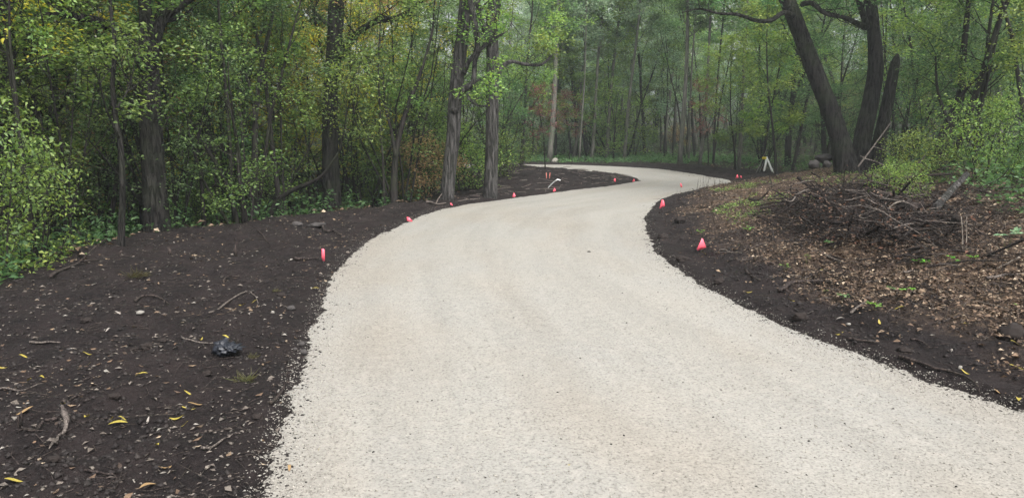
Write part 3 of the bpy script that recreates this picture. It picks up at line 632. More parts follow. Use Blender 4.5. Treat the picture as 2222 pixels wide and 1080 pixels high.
for k_, (a_, b_, c_, d_, e_, f_) in enumerate([
 ('sap_b', 500, 19, 1.1, 'yellow', 'yellow leaved young tree left of the tall dark trunk'), ('sap_b', 575, 21, 1.15, 'yellow', 'golden young tree right of the slim straight dark tree'), ('sap_b', 640, 24, 1.3, 'yellow', 'golden leaved tree behind the tall dark trunk'),
 ('sap_b', 150, 17, 1.0, 'orange', 'orange brown tree in the gap left of the forked oak'), ('sap_b', 95, 19, 1.1, 'yellow', 'yellowing tree between the two dark trees at far left'), ('sap_a', 210, 14.5, 1.0, 'orange', 'small orange leaved sapling just left of the forked oak'),
 ('sap_b', 800, 26, 1.4, 'yellow', 'yellow leaved tree seen above the thicket right of the tall trunk'), ('sap_b', 1130, 28, 1.35, 'ygreen', 'tall yellow green tree right of the straight grey trunk'), ('sap_b', 1250, 39, 1.7, 'ygreen', 'broad yellow green tree right of the pale boulder'),
 ('sap_b', 1400, 42, 1.8, 'pale', 'pale green tree behind the middle of the far bend'), ('sap_b', 2120, 15.5, .9, 'ygreen', 'yellow green young tree near the right picture edge'), ('sap_b', 2210, 13, .8, 'ygreen', 'yellow green young tree cut by the right picture edge'),
 ('sap_a', 1690, 25, 1.1, 'ygreen', 'yellow green sapling left of the leaning trunk'), ('sap_b', 1990, 21, 1.0, 'ygreen', 'yellow green tree behind the twin stems')]):
    px_plant(a_, b_, 0, d_, e_, f_, k_ * 1.3, Y=c_)
px_plant('low_b', 1090, 400, 1.2, 'green', 'green bush right of the straight grey trunk', 1.9, Y=21)
px_plant('low_b', 1015, 425, 1.2, 'ygreen', 'yellowish bush between the two grey trunks', .9, Y=19, sz=1.5)
px_plant('shrub_b', 1075, 390, 1.0, 'dgreen', 'dark green shrub behind the straight grey trunk', .9, Y=24.5)
px_plant('shrub_a', 1085, 370, 1.2, 'green', 'green shrub hiding the left end of the far road', 2.9, Y=28.5)
px_plant('low_b', 860, 380, 1.7, 'green', 'wide low bush hiding the turn of the far road behind the thicket', 1.2, Y=27)
px_plant('low_b', 930, 380, 1.7, 'ygreen', 'wide low yellowish bush behind the twisted grey tree', 3.2, Y=26)
px_plant('shrub_a', 900, 380, 1.3, 'green', 'wide green shrub behind the slim dark upswept tree', 1.2, Y=23)
px_plant('shrub_b', 820, 380, 1.5, 'ygreen', 'yellowish shrub behind the middle of the left thicket', 2.2, Y=25)
px_plant('shrub_a', 985, 380, 1.2, 'bgreen', 'green shrub directly behind the twisted grey tree', 2.2, Y=22)
px_plant('shrub_c', 1050, 380, 1.2, 'green', 'tall green shrub filling the gap between the grey trunks', 3.9, Y=27)

# pale trunks beyond the bend, each at its place
POLES = [(1190, 360, 14, 1212, 35.5, 'crooked grey trunk behind the thin red sapling'), (1280, 348, 9, 1303, 37.6, 'pale leaning trunk right of the boulder'), (1312, 348, 10, 1337, 38.2, 'pale straight trunk second right of the boulder'),
         (1352, 349, 9, 1378, 37.4, 'pale leaning trunk third right of the boulder'), (1440, 330, 9, 1455, 44, 'pale trunk set back behind the far bend'), (1475, 368, 12, 1482, 33.2, 'tall upright trunk close behind the far road edge'),
         (1516, 372, 9, 1534, 32.4, 'grey trunk just right of the tall upright one'), (1598, 372, 9, 1610, 29.5, 'thin grey trunk directly behind the pair of pink flags'), (1490, 350, 6, 1498, 37, 'very thin grey trunk behind the tall upright one'),
         (1545, 372, 6, 1556, 32.0, 'very thin dark trunk between two grey ones'), (1710, 330, 12, 1712, 31, 'dark straight trunk behind the leaning tree'), (1258, 350, 5, 1268, 36.5, 'thin whip of a tree beyond the far road')]
for k, (px, py, wpx, pt, Y, lab) in enumerate(POLES):
    g = np.random.RandomState(300 + k); x0 = (px - CX) / F * Y; x1 = (pt - CX) / F * Y; r = .82 * wpx * Y / F / 2
    z0 = H(x0, Y); root = tag(empty('slender_tree', (x0, Y, z0)), lab, 'tree', 'slender pale trees beyond the bend'); W = Wood()
    zt = 7.5; hh = 13.0; pts = np.array([[(x1 - x0) * t * hh / zt + .05 * math.sin(t * 9 + k), .3 * t, -.3 + t * (hh + .3)] for t in np.linspace(0, 1, 14)])
    W.tube(pts, r * np.concatenate([[1.3], np.linspace(1.0, .3, 13)]), 8, .05, k)
    V, T = crown(W, g, pts, r, r * .3, .42, 2.0, 15, 8000, .13, prof='oval', scat=.16)
    W.obj('trunk', M['bark_pole'] if k not in (9, 10) else M['bark_thin'], root); mobj('crown', V, T, M[['bgreen', 'pale', 'ygreen', 'bgreen', 'green'][k % 5]], root)

# ---- the big near trees
def wpath(pp, Y, dy=0):
    """pixel polyline of a trunk or limb at a distance, to world points"""
    P = smooth_poly([(a, b) for a, b in pp], 4, False); n = len(P)
    return np.array([at_depth(p[0], p[1], Y + dy * i / max(n - 1, 1)) for i, p in enumerate(P)])
def px_tube(W, pp, wid, Y, dy=0, sides=16, rough=.05, seed=0):
    P = wpath(pp, Y, dy); w_ = np.interp(np.linspace(0, 1, len(P)), np.linspace(0, 1, len(wid)), wid) * Y / F / 2
    W.tube(P, w_, sides, rough, seed); return P, w_
def big_tree(name, label, trunk, limbs, Y, bark, lm, leaf_n, spread, seed, cat='tree', leaf=.08, top=5.0, nl=12, rootflare=True, sprout=0):
    g = np.random.RandomState(seed); W = Wood(); base = None; ends = []
    for i, (pp, wid, dy) in enumerate(trunk):
        P = wpath(pp, Y, dy); w_ = np.interp(np.linspace(0, 1, len(P)), np.linspace(0, 1, len(wid)), wid) * Y / F / 2
        if rootflare: P = np.vstack([P[0] + (P[0] - P[1]) * .0 + np.array([0, 0, -.35]), P]); w_ = np.concatenate([[w_[0] * 1.25], w_])
        # finer rings for an uneven outline
        t = np.linspace(0, len(P) - 1, 60); P = np.stack([np.interp(t, range(len(P)), P[:, k]) for k in range(3)], -1); w_ = np.interp(t, range(len(w_)), w_)
        if base is None: base = P[0].copy()
        W.tube(P, w_, 26, .035, seed + i); ends.append((P, w_))
    for i, (pp, wid, dy) in enumerate(limbs):
        P, w_ = px_tube(W, pp, wid, Y, dy, 10, .06, seed + 20 + i)
        for j in range(5):
            q = interp(P, .25 + .7 * g.rand()); d = nrm(P[-1] - P[0]) + g.randn(3) * .7; sb = limb(g, q, d, .5 + .7 * g.rand(), 5, .25, .05); W.tube(sb, np.linspace(w_[-1] * .6, .004, 6), 5, cap=False)
    P, w_ = ends[0]; VV = []; TT = []; n = 0
    if top:
        up = limb(g, P[-1] - (P[-1] - P[-3]) * .4, nrm(P[-1] - P[-6]) + np.array([0, 0, .4]), top, 8, .08, .06); W.tube(up, np.linspace(w_[-1], w_[-1] * .25, 9), 12, .05, seed + 9)
        V, T = crown(W, g, up, w_[-1], w_[-1] * .3, .1, spread, nl, leaf_n, leaf, prof='oval', scat=.2, sub=5); VV.append(V); TT.append(T); n += len(V)
    for pp, wid, dy in limbs:
        Q = wpath(pp, Y, dy); V, T = crown(W, g, Q, .03, .015, .4, .8, 4, sprout or 400, leaf, prof='oval', sub=3, twg=3, scat=.1); VV.append(V); TT.append(T + n); n += len(V)
    root = tag(empty(name), label, cat); root.location = base
    wm = W.mesh('trunk', M[bark]); wm.transform(__import__('mathutils').Matrix.Translation(-Vector(base)))
    link(bpy.data.objects.new('trunk', wm), root)
    if VV: mobj('crown', np.concatenate(VV) - base, np.concatenate(TT), M[lm], root)
    return root
big_tree('oak_tree', 'massive forked oak with mossy limbs at the edge of the left soil', [
    ([(342, 508), (336, 420), (330, 320), (324, 220), (322, 140), (318, 60), (312, -20)], [60, 50, 47, 45, 42, 28, 24], .3)],
    [([(320, 150), (300, 120), (265, 75), (215, 48), (170, 38), (130, 30), (60, 40)], [30, 28, 24, 20, 16, 12, 8], -.8),
     ([(326, 130), (335, 85), (350, 48), (380, 18), (415, -5), (450, -30)], [32, 28, 24, 22, 18, 16], .4),
     ([(300, 200), (270, 170), (240, 150), (200, 110)], [12, 9, 7, 4], -.6)], 12.1, 'bark_dark', 'green', 9000, 3.0, 401)
big_tree('tall_tree', 'tall dark trunk with one long bare limb sweeping right over the thicket', [
    ([(722, 470), (718, 380), (716, 300), (716, 230), (722, 150), (727, 80), (730, 0), (732, -30)], [42, 36, 33, 32, 32, 32, 34, 34], .2)],
    [([(738, 125), (756, 95), (780, 68), (820, 45), (860, 40), (900, 15), (925, -8)], [20, 15, 14, 13, 12, 9, 8], -.8),
     ([(722, 60), (700, 45), (680, 20), (675, -10)], [9, 7, 6, 4], .3)], 17.2, 'bark_dark', 'orange', 7000, 2.8, 402)
big_tree('broken_limbed_tree', 'grey tree with a twisted dark side stem at the left road edge', [
    ([(968, 446), (974, 380), (983, 300), (987, 230), (993, 160), (1003, 80), (1012, 0), (1016, -40)], [34, 30, 30, 30, 30, 28, 30, 28], .2)],
    [([(985, 245), (996, 205), (1012, 190), (1026, 180), (1030, 140), (1036, 90), (1028, 40), (1018, -10)], [20, 17, 14, 12, 10, 12, 14, 12], -.3),
     ([(1006, 160), (1020, 130), (1045, 105), (1070, 85), (1095, 72)], [12, 9, 8, 7, 3], -.6),
     ([(1028, 185), (1015, 210), (1035, 228), (1058, 230)], [6, 5, 5, 3], -.4)], 16.4, 'bark_grey', 'ygreen', 6000, 2.4, 403)
big_tree('straight_tree', 'straight grey trunk standing where the road first narrows', [
    ([(1063, 436), (1066, 360), (1068, 280), (1068, 200), (1069, 120), (1067, 60), (1074, 0), (1078, -40)], [32, 28, 27, 26, 26, 26, 28, 26], .2)],
    [([(1078, 165), (1090, 145), (1110, 134), (1140, 140), (1175, 140), (1200, 118), (1222, 108)], [12, 10, 8, 7, 6, 4, 2], .6),
     ([(1064, 90), (1050, 60), (1040, 30), (1036, 0)], [16, 13, 11, 8], -.3)], 17.2, 'bark_grey', 'ygreen', 6000, 2.4, 404)
big_tree('leaning_tree', 'thick dark trunk leaning left at the crest of the right bank', [
    ([(1838, 374), (1822, 300), (1800, 235), (1772, 165), (1745, 95), (1718, 25), (1700, -20)], [54, 40, 37, 36, 34, 33, 31], .5)],
    [([(1722, 35), (1700, 28), (1672, 45), (1640, 45), (1600, 32), (1560, 30), (1520, 20), (1480, 28)], [12, 10, 9, 8, 7, 5, 4, 2], -1.0),
     ([(1740, 10), (1762, 8), (1790, 30), (1820, 38)], [12, 10, 7, 4], -.5)], 16.8, 'bark_dark', 'dgreen', 8000, 2.8, 405, top=4)
big_tree('twin_stemmed_tree', 'dark upright tree with a broken grey side stem right of the leaning trunk', [
    ([(1866, 368), (1872, 300), (1888, 225), (1900, 150), (1896, 70), (1890, 0), (1888, -40)], [46, 36, 34, 32, 26, 22, 20], .4),
    ([(1900, 374), (1906, 320), (1920, 250), (1932, 190), (1942, 140), (1948, 118)], [38, 30, 25, 23, 20, 5], .2)],
    [([(1880, 60), (1860, 52), (1835, 40), (1800, 30), (1770, 15)], [14, 12, 9, 7, 3], -.5),
     ([(1880, 55), (1872, 30), (1862, 0), (1855, -25)], [12, 12, 10, 8], -.4)], 17.2, 'bark_dark', 'dgreen', 8000, 2.8, 406)
big_tree('edge_tree', 'dark trunk half hidden at the left picture edge', [
    ([(8, 600), (10, 450), (12, 300), (14, 150), (12, 0), (12, -40)], [46, 38, 34, 34, 32, 30], .2)], [([(14, 240), (40, 190), (70, 130), (95, 95)], [10, 8, 6, 3], -.4)], 11.2, 'bark_dark', 'green', 5000, 2.2, 407, top=3)
big_tree('thin_tree', 'thin crooked dark tree standing on the soil left of the oak', [
    ([(262, 572), (264, 480), (266, 400), (262, 320), (250, 250), (244, 180), (250, 100), (240, 20), (238, -20)], [18, 14, 12, 12, 11, 9, 9, 7, 6], .2)],
    [([(258, 300), (240, 260), (225, 220), (215, 160)], [6, 5, 4, 2], -.4), ([(250, 240), (275, 200), (290, 150)], [5, 4, 2], .3)], 9.6, 'bark_dark', 'green', 2500, 1.5, 408, top=2, nl=8, leaf=.06, sprout=500)
big_tree('thin_tree', 'forked dark young tree left of the thin crooked tree', [
    ([(100, 560), (104, 470), (106, 380), (112, 300), (122, 240), (120, 170), (118, 90), (108, 0), (105, -30)], [16, 14, 12, 12, 11, 10, 9, 8, 7], .3)],
    [([(108, 290), (85, 240), (82, 180), (72, 100), (68, 20)], [9, 8, 7, 6, 4], .3), ([(110, 260), (140, 220), (150, 160), (175, 110)], [6, 5, 4, 2], -.3)], 12.5, 'bark_dark', 'ygreen', 3500, 1.8, 409, top=3, nl=9, leaf=.07)
big_tree('thin_tree', 'slim straight dark tree rising from the middle of the left thicket', [
    ([(552, 500), (552, 420), (553, 330), (555, 250), (562, 180), (575, 110), (590, 40), (600, -20)], [20, 15, 13, 11, 9, 8, 7, 6], .3)],
    [([(553, 260), (545, 200), (530, 140), (522, 60)], [6, 5, 4, 2], .3)], 14, 'bark_thin', 'green', 4000, 1.9, 410, top=3, nl=9, leaf=.07)
big_tree('thin_tree', 'slim dark tree with upswept branches left of the twisted grey tree', [
    ([(856, 460), (855, 400), (858, 340), (868, 290), (885, 230), (905, 180), (925, 120), (940, 60)], [18, 15, 13, 11, 10, 8, 6, 4], .3)],
    [([(858, 340), (848, 280), (835, 220), (830, 150)], [8, 7, 5, 3], .3)], 16, 'bark_thin', 'green', 4000, 1.9, 411, top=2.5, nl=9, leaf=.07)
big_tree('arching_tree', 'low arching dark stem bending right through the left thicket', [
    ([(580, 480), (600, 440), (630, 415), (665, 400), (700, 380), (735, 330)], [14, 12, 10, 9, 7, 4], -.4)], [], 14.4, 'bark_thin', 'ygreen', 1500, 1.2, 412, top=1, nl=6, leaf=.06)
big_tree('dark_tree', 'dark crooked tree deep in the shrubs at the right', [
    ([(2040, 330), (2055, 280), (2075, 235), (2085, 200), (2090, 120), (2100, 20), (2105, -30)], [30, 24, 20, 16, 13, 10, 8], .3)],
    [([(2070, 240), (2100, 190), (2130, 165), (2190, 140)], [8, 6, 4, 2], -.4), ([(2060, 270), (2035, 200), (2030, 120)], [8, 6, 3], .3)], 15.5, 'bark_thin', 'dgreen', 5000, 2.2, 413, top=3, nl=9)

# prototypes become the first individual of their kind (swap with its first copy)
for k, (x, y, z, rz, s, sz, lm) in PLACE_FIRST.items():
    o = KINDS[k]
    for ch in list(o.children): bpy.data.objects.remove(ch, do_unlink=True)
    bpy.data.objects.remove(o, do_unlink=True)

# labels of the wood's plants
BANDS = [(-9999, 60, 'at the far left picture edge'), (60, 230, 'left of the forked oak'), (230, 460, 'around the forked oak'), (460, 640, 'right of the forked oak'), (640, 800, 'near the tall dark trunk'),
         (800, 960, 'left of the twisted grey tree'), (960, 1120, 'behind the two grey trunks'), (1120, 1300, 'beyond the pale boulder'), (1300, 1470, 'behind the far bend'), (1470, 1690, 'behind the white tripod'),
         (1690, 1960, 'behind the leaning trunk'), (1960, 2140, 'right of the big stems'), (2140, 9999, 'at the right picture edge')]
DEP = [(0, 13, 'in front'), (13, 20, 'near'), (20, 34, 'mid distance'), (34, 50, 'far back'), (50, 999, 'deep in wood')]
byl = {}
for c, col, kn, x, y, z in PLACED:
    px, _ = proj(x, y, z + 1.5); b = next(t for a, e, t in BANDS if a <= px < e); d = next(t for a, e, t in DEP if a <= y < e)
    byl.setdefault(f"{col} {kn} {b}, {d}", []).append((px, c))
ORD = ['leftmost', 'second from left', 'third from left', 'fourth from left', 'fifth from left', 'sixth from left', 'seventh from left', 'eighth from left', 'ninth from left', 'tenth from left']
for l, cs in byl.items():
    cs.sort(key=lambda t: t[0])
    for i, (px, c) in enumerate(cs): c["label"] = l if len(cs) == 1 else f"{l}, {ORD[min(i, 9)]}"
# ---------------------------------------------------------------- small things by the road
def gpts(pp, lift=.0, n=4):
    P = smooth_poly(pp, n, False); return np.array([at(a, b) + np.array([0, 0, lift]) for a, b in P])
def scale_at(p): return math.hypot(p[1], CAMH - p[2]) / F
def stick(name, label, pp, wpx, mat, lift=.01, cat='stick', group=None, forks=(), sides=8, arch=0, rough=.12, taper=.35, seed=None):
    """a root, stick or log lying along a line of the ground"""
    P = gpts(pp); Pz = np.pad(P[:, 2], 3, mode='edge'); P[:, 2] = np.convolve(Pz, np.ones(7) / 7, 'valid'); P[1:-1, :2] = (P[:-2, :2] + P[1:-1, :2] * 2 + P[2:, :2]) / 4; s = scale_at(P[len(P) // 2]); r = wpx * s / 2
    P[:, 2] += r * .6 + lift + arch * np.sin(np.linspace(0, math.pi, len(P)))
    base = P[len(P) // 2].copy(); base[2] -= r; W = Wood(); sd_ = seed or int(pp[0][0] * 7 + pp[0][1])
    W.tube(P - base, r * np.linspace(1, taper, len(P)), sides, rough, sd_)
    for t, dx, dy, dz, L, k in forks:
        q = interp(P - base, t); e = q + np.array([dx, dy, dz]) * L
        W.tube([q, (q + e) / 2 + np.array([0, 0, .015]), e], [r * k, r * k * .8, r * k * .3], 6, .1, sd_ + 3)
    o = W.obj(name, M[mat]); o.location = base; tag(o, label, cat, group); return o
def air(name, label, pp, Ys, wpx, mat, cat='branch', group=None, sides=10, taper=.6, forks=(), seed=1):
    """a leaning branch: pixel line with a distance for each end"""
    P0 = smooth_poly(pp, 5, False); n = len(P0); P = np.array([at_depth(a, b, Ys[0] + (Ys[1] - Ys[0]) * i / (n - 1)) for i, (a, b) in enumerate(P0)])
    r = wpx * Ys[0] / F / 2; base = P[0].copy(); W = Wood(); W.tube(P - base, r * np.linspace(1, taper, n), sides, .07, seed)
    for t, dx, dy, dz, L, k in forks:
        q = interp(P - base, t); e = q + np.array([dx, dy, dz]) * L; W.tube([q, (q + e) / 2 + np.array([.01, 0, .02]), e], [r * k, r * k * .7, r * k * .3], 5, .1, seed + 3)
    o = W.obj(name, M[mat]); o.location = base; tag(o, label, cat, group); return o

# pink marker flags
FG = 'pink marker flags along the road edge'
def flag(label, px, py, wpx, hpx, kind, Y=None, base_py=None, rz=0.0, wire=1.0):
    b = at(px, base_py or (py + hpx * .8)); s = scale_at(b); h = hpx * s; w_ = wpx * s
    root = tag(empty('marker_flag', tuple(b), rz), label, 'flag', FG)
    zc = max(at_depth(px, py, b[1])[2] - b[2], h * .5 + .01)
    W = Wood(); W.tube([[0, 0, -.04], [.004, 0, zc * .5], [0, 0, zc + h * .5]], .0022, 5); W.obj('wire', M['wire'], root)
    top, bot = zc + h * .5, zc - h * .5
    if kind == 'tri': pts = [(-.04 * w_, top), (.12 * w_, top - .02 * h), (.5 * w_, bot + .28 * h), (.18 * w_, bot + .12 * h), (-.42 * w_, bot), (-.5 * w_, bot + .1 * h)]
    elif kind == 'strip': pts = [(-.4 * w_, top - .02 * h), (.2 * w_, top), (.5 * w_, top - .1 * h), (.45 * w_, bot), (-.2 * w_, bot + .02 * h), (-.5 * w_, bot + .3 * h)]
    else: pts = [(-.5 * w_, top), (-.1 * w_, top - .08 * h), (.5 * w_, bot + .25 * h), (.45 * w_, bot), (0, bot + .05 * h), (-.4 * w_, bot + .3 * h)]
    n = len(pts); g_ = np.random.RandomState(int(px)); dep = g_.randn(n) * w_ * .18
    c = (sum(p[0] for p in pts) / n, sum(p[1] for p in pts) / n)
    Vf = [(c[0], -.25 * w_, c[1])] + [(p[0], dep[i], p[1]) for i, p in enumerate(pts)]
    Vb = [(a, b_ + .0015, c_) for a, b_, c_ in Vf]; T = []
    for i in range(n):
        j = (i + 1) % n; T += [[0, 1 + i, 1 + j], [n + 1, n + 2 + j, n + 2 + i], [1 + i, n + 2 + i, n + 2 + j], [1 + i, n + 2 + j, 1 + j]]
    mobj('panel', Vf + Vb, np.array(T), M['pink'], root)
flag('pink flag seen edge on as a narrow upright strip on the left soil', 702, 553, 7, 28, 'strip', base_py=572)
flag('crumpled pink flag bent over at the left road edge before the grey trees', 889, 476, 13, 11, 'droop')
flag('tiny pink flag at the foot of the tree with the twisted side stem', 980, 444, 6, 6, 'droop')
flag('small pink flag between the straight grey trunk and the metal scrap', 1115, 423, 8, 10, 'tri')
flag('small pink flag in front of the bent metal scrap inside the bend', 1203, 412, 7, 8, 'tri')
flag('faded narrow pink flag inside the bend left of the hairpin tip', 1334, 391, 4, 8, 'strip')
flag('small pink flag nearest the hairpin tip of the soil island', 1375, 391, 6, 7, 'tri')
flag('narrow pink flag standing in the pale road itself', 1478, 402, 5, 10, 'droop', base_py=410)
flag('pink flag at the apex of the right bank where the road turns', 1437, 443, 12, 20, 'tri', base_py=455)
flag('largest pink flag, a folded triangle on the right bank', 1521, 530, 21, 28, 'tri', base_py=548)
flag('pink flag at the far outer corner of the road, left of a fainter one', 1599, 383, 7, 9, 'tri')
flag('faint small pink flag to the right of the outer corner flag', 1608, 385, 4, 6, 'droop')
for px, lab in ((1186, 'left one of two short pinkish laths inside the bend'), (1192, 'right one of two short pinkish laths inside the bend')):
    b = at(px, 387); s = scale_at(b); w_ = 1.6 * s / 2; h = 12 * s; d_ = .008; tl = .02 if px > 1190 else -.01
    Vv = [(-w_, -d_, -.05), (w_, -d_, -.05), (w_, d_, -.05), (-w_, d_, -.05), (-w_ + tl, -d_, h), (w_ + tl, -d_, h * .97), (w_ + tl, d_, h * .97), (-w_ + tl, d_, h)]
    o = mobj('lath_stake', Vv, np.array([[0, 3, 2, 1], [4, 5, 6, 7], [0, 1, 5, 4], [1, 2, 6, 5], [2, 3, 7, 6], [3, 0, 4, 7]]), M['pinkwood']); o.location = b; tag(o, lab, 'stake', 'pinkish lath stakes')

# white legged tripod
b = at(1664, 376); Yt = b[1]; s = scale_at(b); root = tag(empty('tripod', tuple(b)), 'white two legged tripod with a yellow head and a thin tilted rod', 'tripod')
def tp(px, py, dy=0): return at_depth(px, py, Yt + dy) - b
def ptube(name, pts, r, mat, sides=8, parent=root, **k):
    W = Wood(); W.tube(pts, r, sides); return W.obj(name, M[mat], parent)
lg = ptube('leg', [tp(1663, 345), tp(1658.5, 369), tp(1656, 374)], [1.9 * s, 2.1 * s, .8 * s], 'white'); ptube('leg', [tp(1663, 340), tp(1675, 370), tp(1679, 377)], [1.7 * s, 2.2 * s, .8 * s], 'white')
ptube('leg', [tp(1663, 343), tp(1668, 358, .25), tp(1690, 377, .3)], [.7 * s, .6 * s, .5 * s], 'wire'); ptube('stay', [tp(1656, 344), tp(1638, 380, -.3)], .45 * s, 'wire', 5); ptube('stay', [tp(1658, 350), tp(1645, 381, -.2)], .4 * s, 'wire', 5)
ptube('rod', [tp(1656, 341), tp(1669, 312)], [.7 * s, .35 * s], 'wire', 5)
ptube('head', [tp(1654, 343.5), tp(1656, 343.2), tp(1661, 343), tp(1663, 343)], [2.0 * s, 2.9 * s, 2.9 * s, 2.0 * s], 'yellowp', 8); ptube('cap', [tp(1660, 339.5), tp(1664, 339)], 1.0 * s, 'clod', 6)

# rocks, clods, boulder
def rock(name, label, px, py, wpx, hpx, mat, cat='stone', group=None, seed=1, sub=3, rough=.25, sink=.25, Y=None):
    import bmesh
    p = at(px, py + hpx * .5)
    if Y: x_ = (px - CX) / F * Y; p = np.array([x_, Y, max(H(x_, Y), at_depth(px, py + hpx * .5, Y)[2])])
    s = scale_at(p); g_ = np.random.RandomState(seed)
    bm = bmesh.new(); bmesh.ops.create_icosphere(bm, subdivisions=sub, radius=1)
    f = [g_.randn(3) for _ in range(9)]
    for v in bm.verts:
        c = np.array(v.co); k = 1 + rough * sum(math.sin(2.2 * (i * .35 + 1) * float(f[i] @ c) + i) for i in range(9)) / 4.5 + g_.randn() * (.07 if mat == 'clod' else .02)
        v.co = Vector(c * k); v.co.x *= wpx * s / 2; v.co.y *= wpx * s / 2 * .8; v.co.z = v.co.z * hpx * s * .6 + hpx * s * (.5 - sink * .5)
    m = bpy.data.meshes.new(name); bm.to_mesh(m); bm.free(); m.polygons.foreach_set("use_smooth", np.ones(len(m.polygons), bool)); m.materials.append(M[mat])
    o = link(bpy.data.objects.new(name, m)); o.location = p; tag(o, label, cat, group); return o
rock('boulder', 'pale rounded boulder just beyond the far stretch of road', 1204, 348, 13, 10, 'rock_pale', 'boulder', seed=3, sink=.5, rough=.4)
rock('rock', 'grey rounded rock against the foot of the leaning trunk, front of the heap', 1763, 354, 24, 16, 'rock', 'rock', 'grey rocks beside the leaning trunk', 4, Y=16.6)
rock('rock', 'long dark rock lying on top of the heap left of the leaning trunk', 1784, 341, 40, 15, 'rock', 'rock', 'grey rocks beside the leaning trunk', 5, Y=17.2)
rock('rock', 'small grey rock touching the leaning trunk on its left', 1792, 355, 18, 13, 'rock', 'rock', 'grey rocks beside the leaning trunk', 6, Y=16.7)
rock('earth_clod', 'big dark lump of earth at the right picture edge', 2196, 722, 56, 36, 'clod', 'clod', None, 7)
rock('earth_clod', 'dark earth lump by the road below the largest pink flag', 1735, 690, 34, 16, 'clod', 'clod', None, 8)
rock('earth_clod', 'dark clod near the apex flag on the right bank', 1476, 478, 22, 12, 'clod', 'clod', None, 9)
for i, (px, py, w_, h_, lab) in enumerate([(318, 750, 26, 11, 'largest earth clod of three left of the black plastic'), (292, 758, 18, 9, 'smaller earth clod at the left of the largest of three'), (352, 742, 20, 8, 'low earth clod right of the largest of three'), (190, 700, 26, 10, 'earth clod beneath the grey leaf on the left soil'), (612, 640, 18, 9, 'clod between mossy tuft and road'), (450, 820, 22, 10, 'clod in the soil below the black plastic'), (120, 1010, 30, 12, 'clod in the bottom left corner beside the root'), (250, 870, 24, 9, 'clod above the bright leaves at lower left'), (560, 905, 26, 12, 'clod near the dark root at the gravel edge'), (1480, 560, 26, 12, 'clod in the black soil left of the largest flag'), (1560, 610, 24, 12, 'clod in the black soil below the largest flag'), (1962, 762, 30, 13, 'clod above the long black root'), (1440, 510, 24, 12, 'clod at the road edge between the two bank flags')]):
    rock('earth_clod', lab, px, py, w_, h_, 'clod', 'clod', 'dark earth clods on the bare soil', 120 + i, 3, .38, .5)
rock('stone', 'flat grey stone left of another at the back of the left soil', 645, 487, 22, 10, 'rock', 'stone', 'stones at the back of the left soil', 10)
rock('stone', 'longer grey stone right of the flat one at the back of the left soil', 688, 488, 36, 9, 'rock', 'stone', 'stones at the back of the left soil', 11)
for i, (px, py, w_, h_, lab) in enumerate([(632, 670, 20, 9, 'grey stone on dark soil above the black plastic'), (655, 745, 14, 10, 'rounded stone at the road edge right of the black plastic'), (659, 767, 18, 11, 'dark stone touching the gravel below the rounded one'), (592, 680, 9, 6, 'tiny pale stone left of the grey stone'), (305, 692, 18, 8, 'pale flat stone in the middle of the left soil'), (150, 757, 10, 5, 'small stone at the left near a long grey stick'), (2083, 797, 10, 8, 'white pebble on the soil at the lower right'), (1840, 706, 11, 5, 'pale pebble by the right road edge'), (640, 758, 10, 8, 'small brown stone between soil and gravel')]):
    rock('stone', lab, px, py, w_, h_, 'pebble' if 'pale' in lab or 'white' in lab else 'rock', 'stone', 'stones along the soil', 20 + i, 2)

# bent metal scrap
b = at(1196, 410); s = scale_at(b); W = Wood()
root = tag(empty('scrap_metal', tuple(b)), 'bent silvery strip of scrap metal on the soil inside the bend', 'scrap')
P = np.array([(-6, 0, 0), (-2, .5, 4), (3, 1, 9), (8, 1.5, 13), (12, 1, 15)]) * np.array([s, s * 3, s]); Vm = []; 
for i, p in enumerate(P):
    wd = [1.6, 1.8, 2.0, 2.6, 1.5][i] * s
    for k, (a, c_) in enumerate([(-1, .6), (-.3, -.3), (.4, -.2), (1, .7)]): Vm.append(p + np.array([a * wd * .9, a * wd * .6, c_ * wd * .6 + .02]))
Vm = np.array(Vm); n = len(Vm); Vm = np.concatenate([Vm, Vm - np.array([0, 0, .004])]); Qm = []
for i in range(4):
    for k in range(3): a = i * 4 + k; Qm += [[a, a + 4, a + 5, a + 1], [a + n, a + 1 + n, a + 5 + n, a + 4 + n]]
    for k, fl_ in ((0, 0), (3, 1)): a = i * 4 + k; Qm.append([a, a + n, a + 4 + n, a + 4] if not fl_ else [a, a + 4, a + 4 + n, a + n])
mobj('strip', Vm, np.array(Qm), M['metal'], root)
W = Wood(); W.tube([P[3] + [0, 0, .03], P[4] + [.02, 0, .05], P[4] + [.1, 0, .03]], 1.0 * s, 6, .2); W.obj('crumpled_end', M['white'], root)

# black plastic bag
g_ = np.random.RandomState(12); p = at(496, 768); s = scale_at(p); nu, nv = 48, 22; Vb = []
for i in range(nu):
    for j in range(nv):
        a = i / nu * 6.283; t = j / (nv - 1) * math.pi; r_ = 1 + .2 * abs(math.sin(2.5 * a + 3 * t)) + .18 * math.sin(9 * a - 5 * t) + .12 * math.sin(17 * a + 7 * t) + .05 * g_.randn()
        Vb.append((math.cos(a) * math.sin(t) * 25 * s * r_, math.sin(a) * math.sin(t) * 22 * s * r_, 12 * s + math.cos(t) * 11 * s * r_ * (1 - .5 * math.cos(a))))
Qb = [[i * nv + j, ((i + 1) % nu) * nv + j, ((i + 1) % nu) * nv + j + 1, i * nv + j + 1] for i in range(nu) for j in range(nv - 1)]
o = mobj('plastic_bag', Vb, np.array(Qb), M['bag']); o.location = p; tag(o, 'crumpled black plastic bag half buried in the left soil', 'bag')

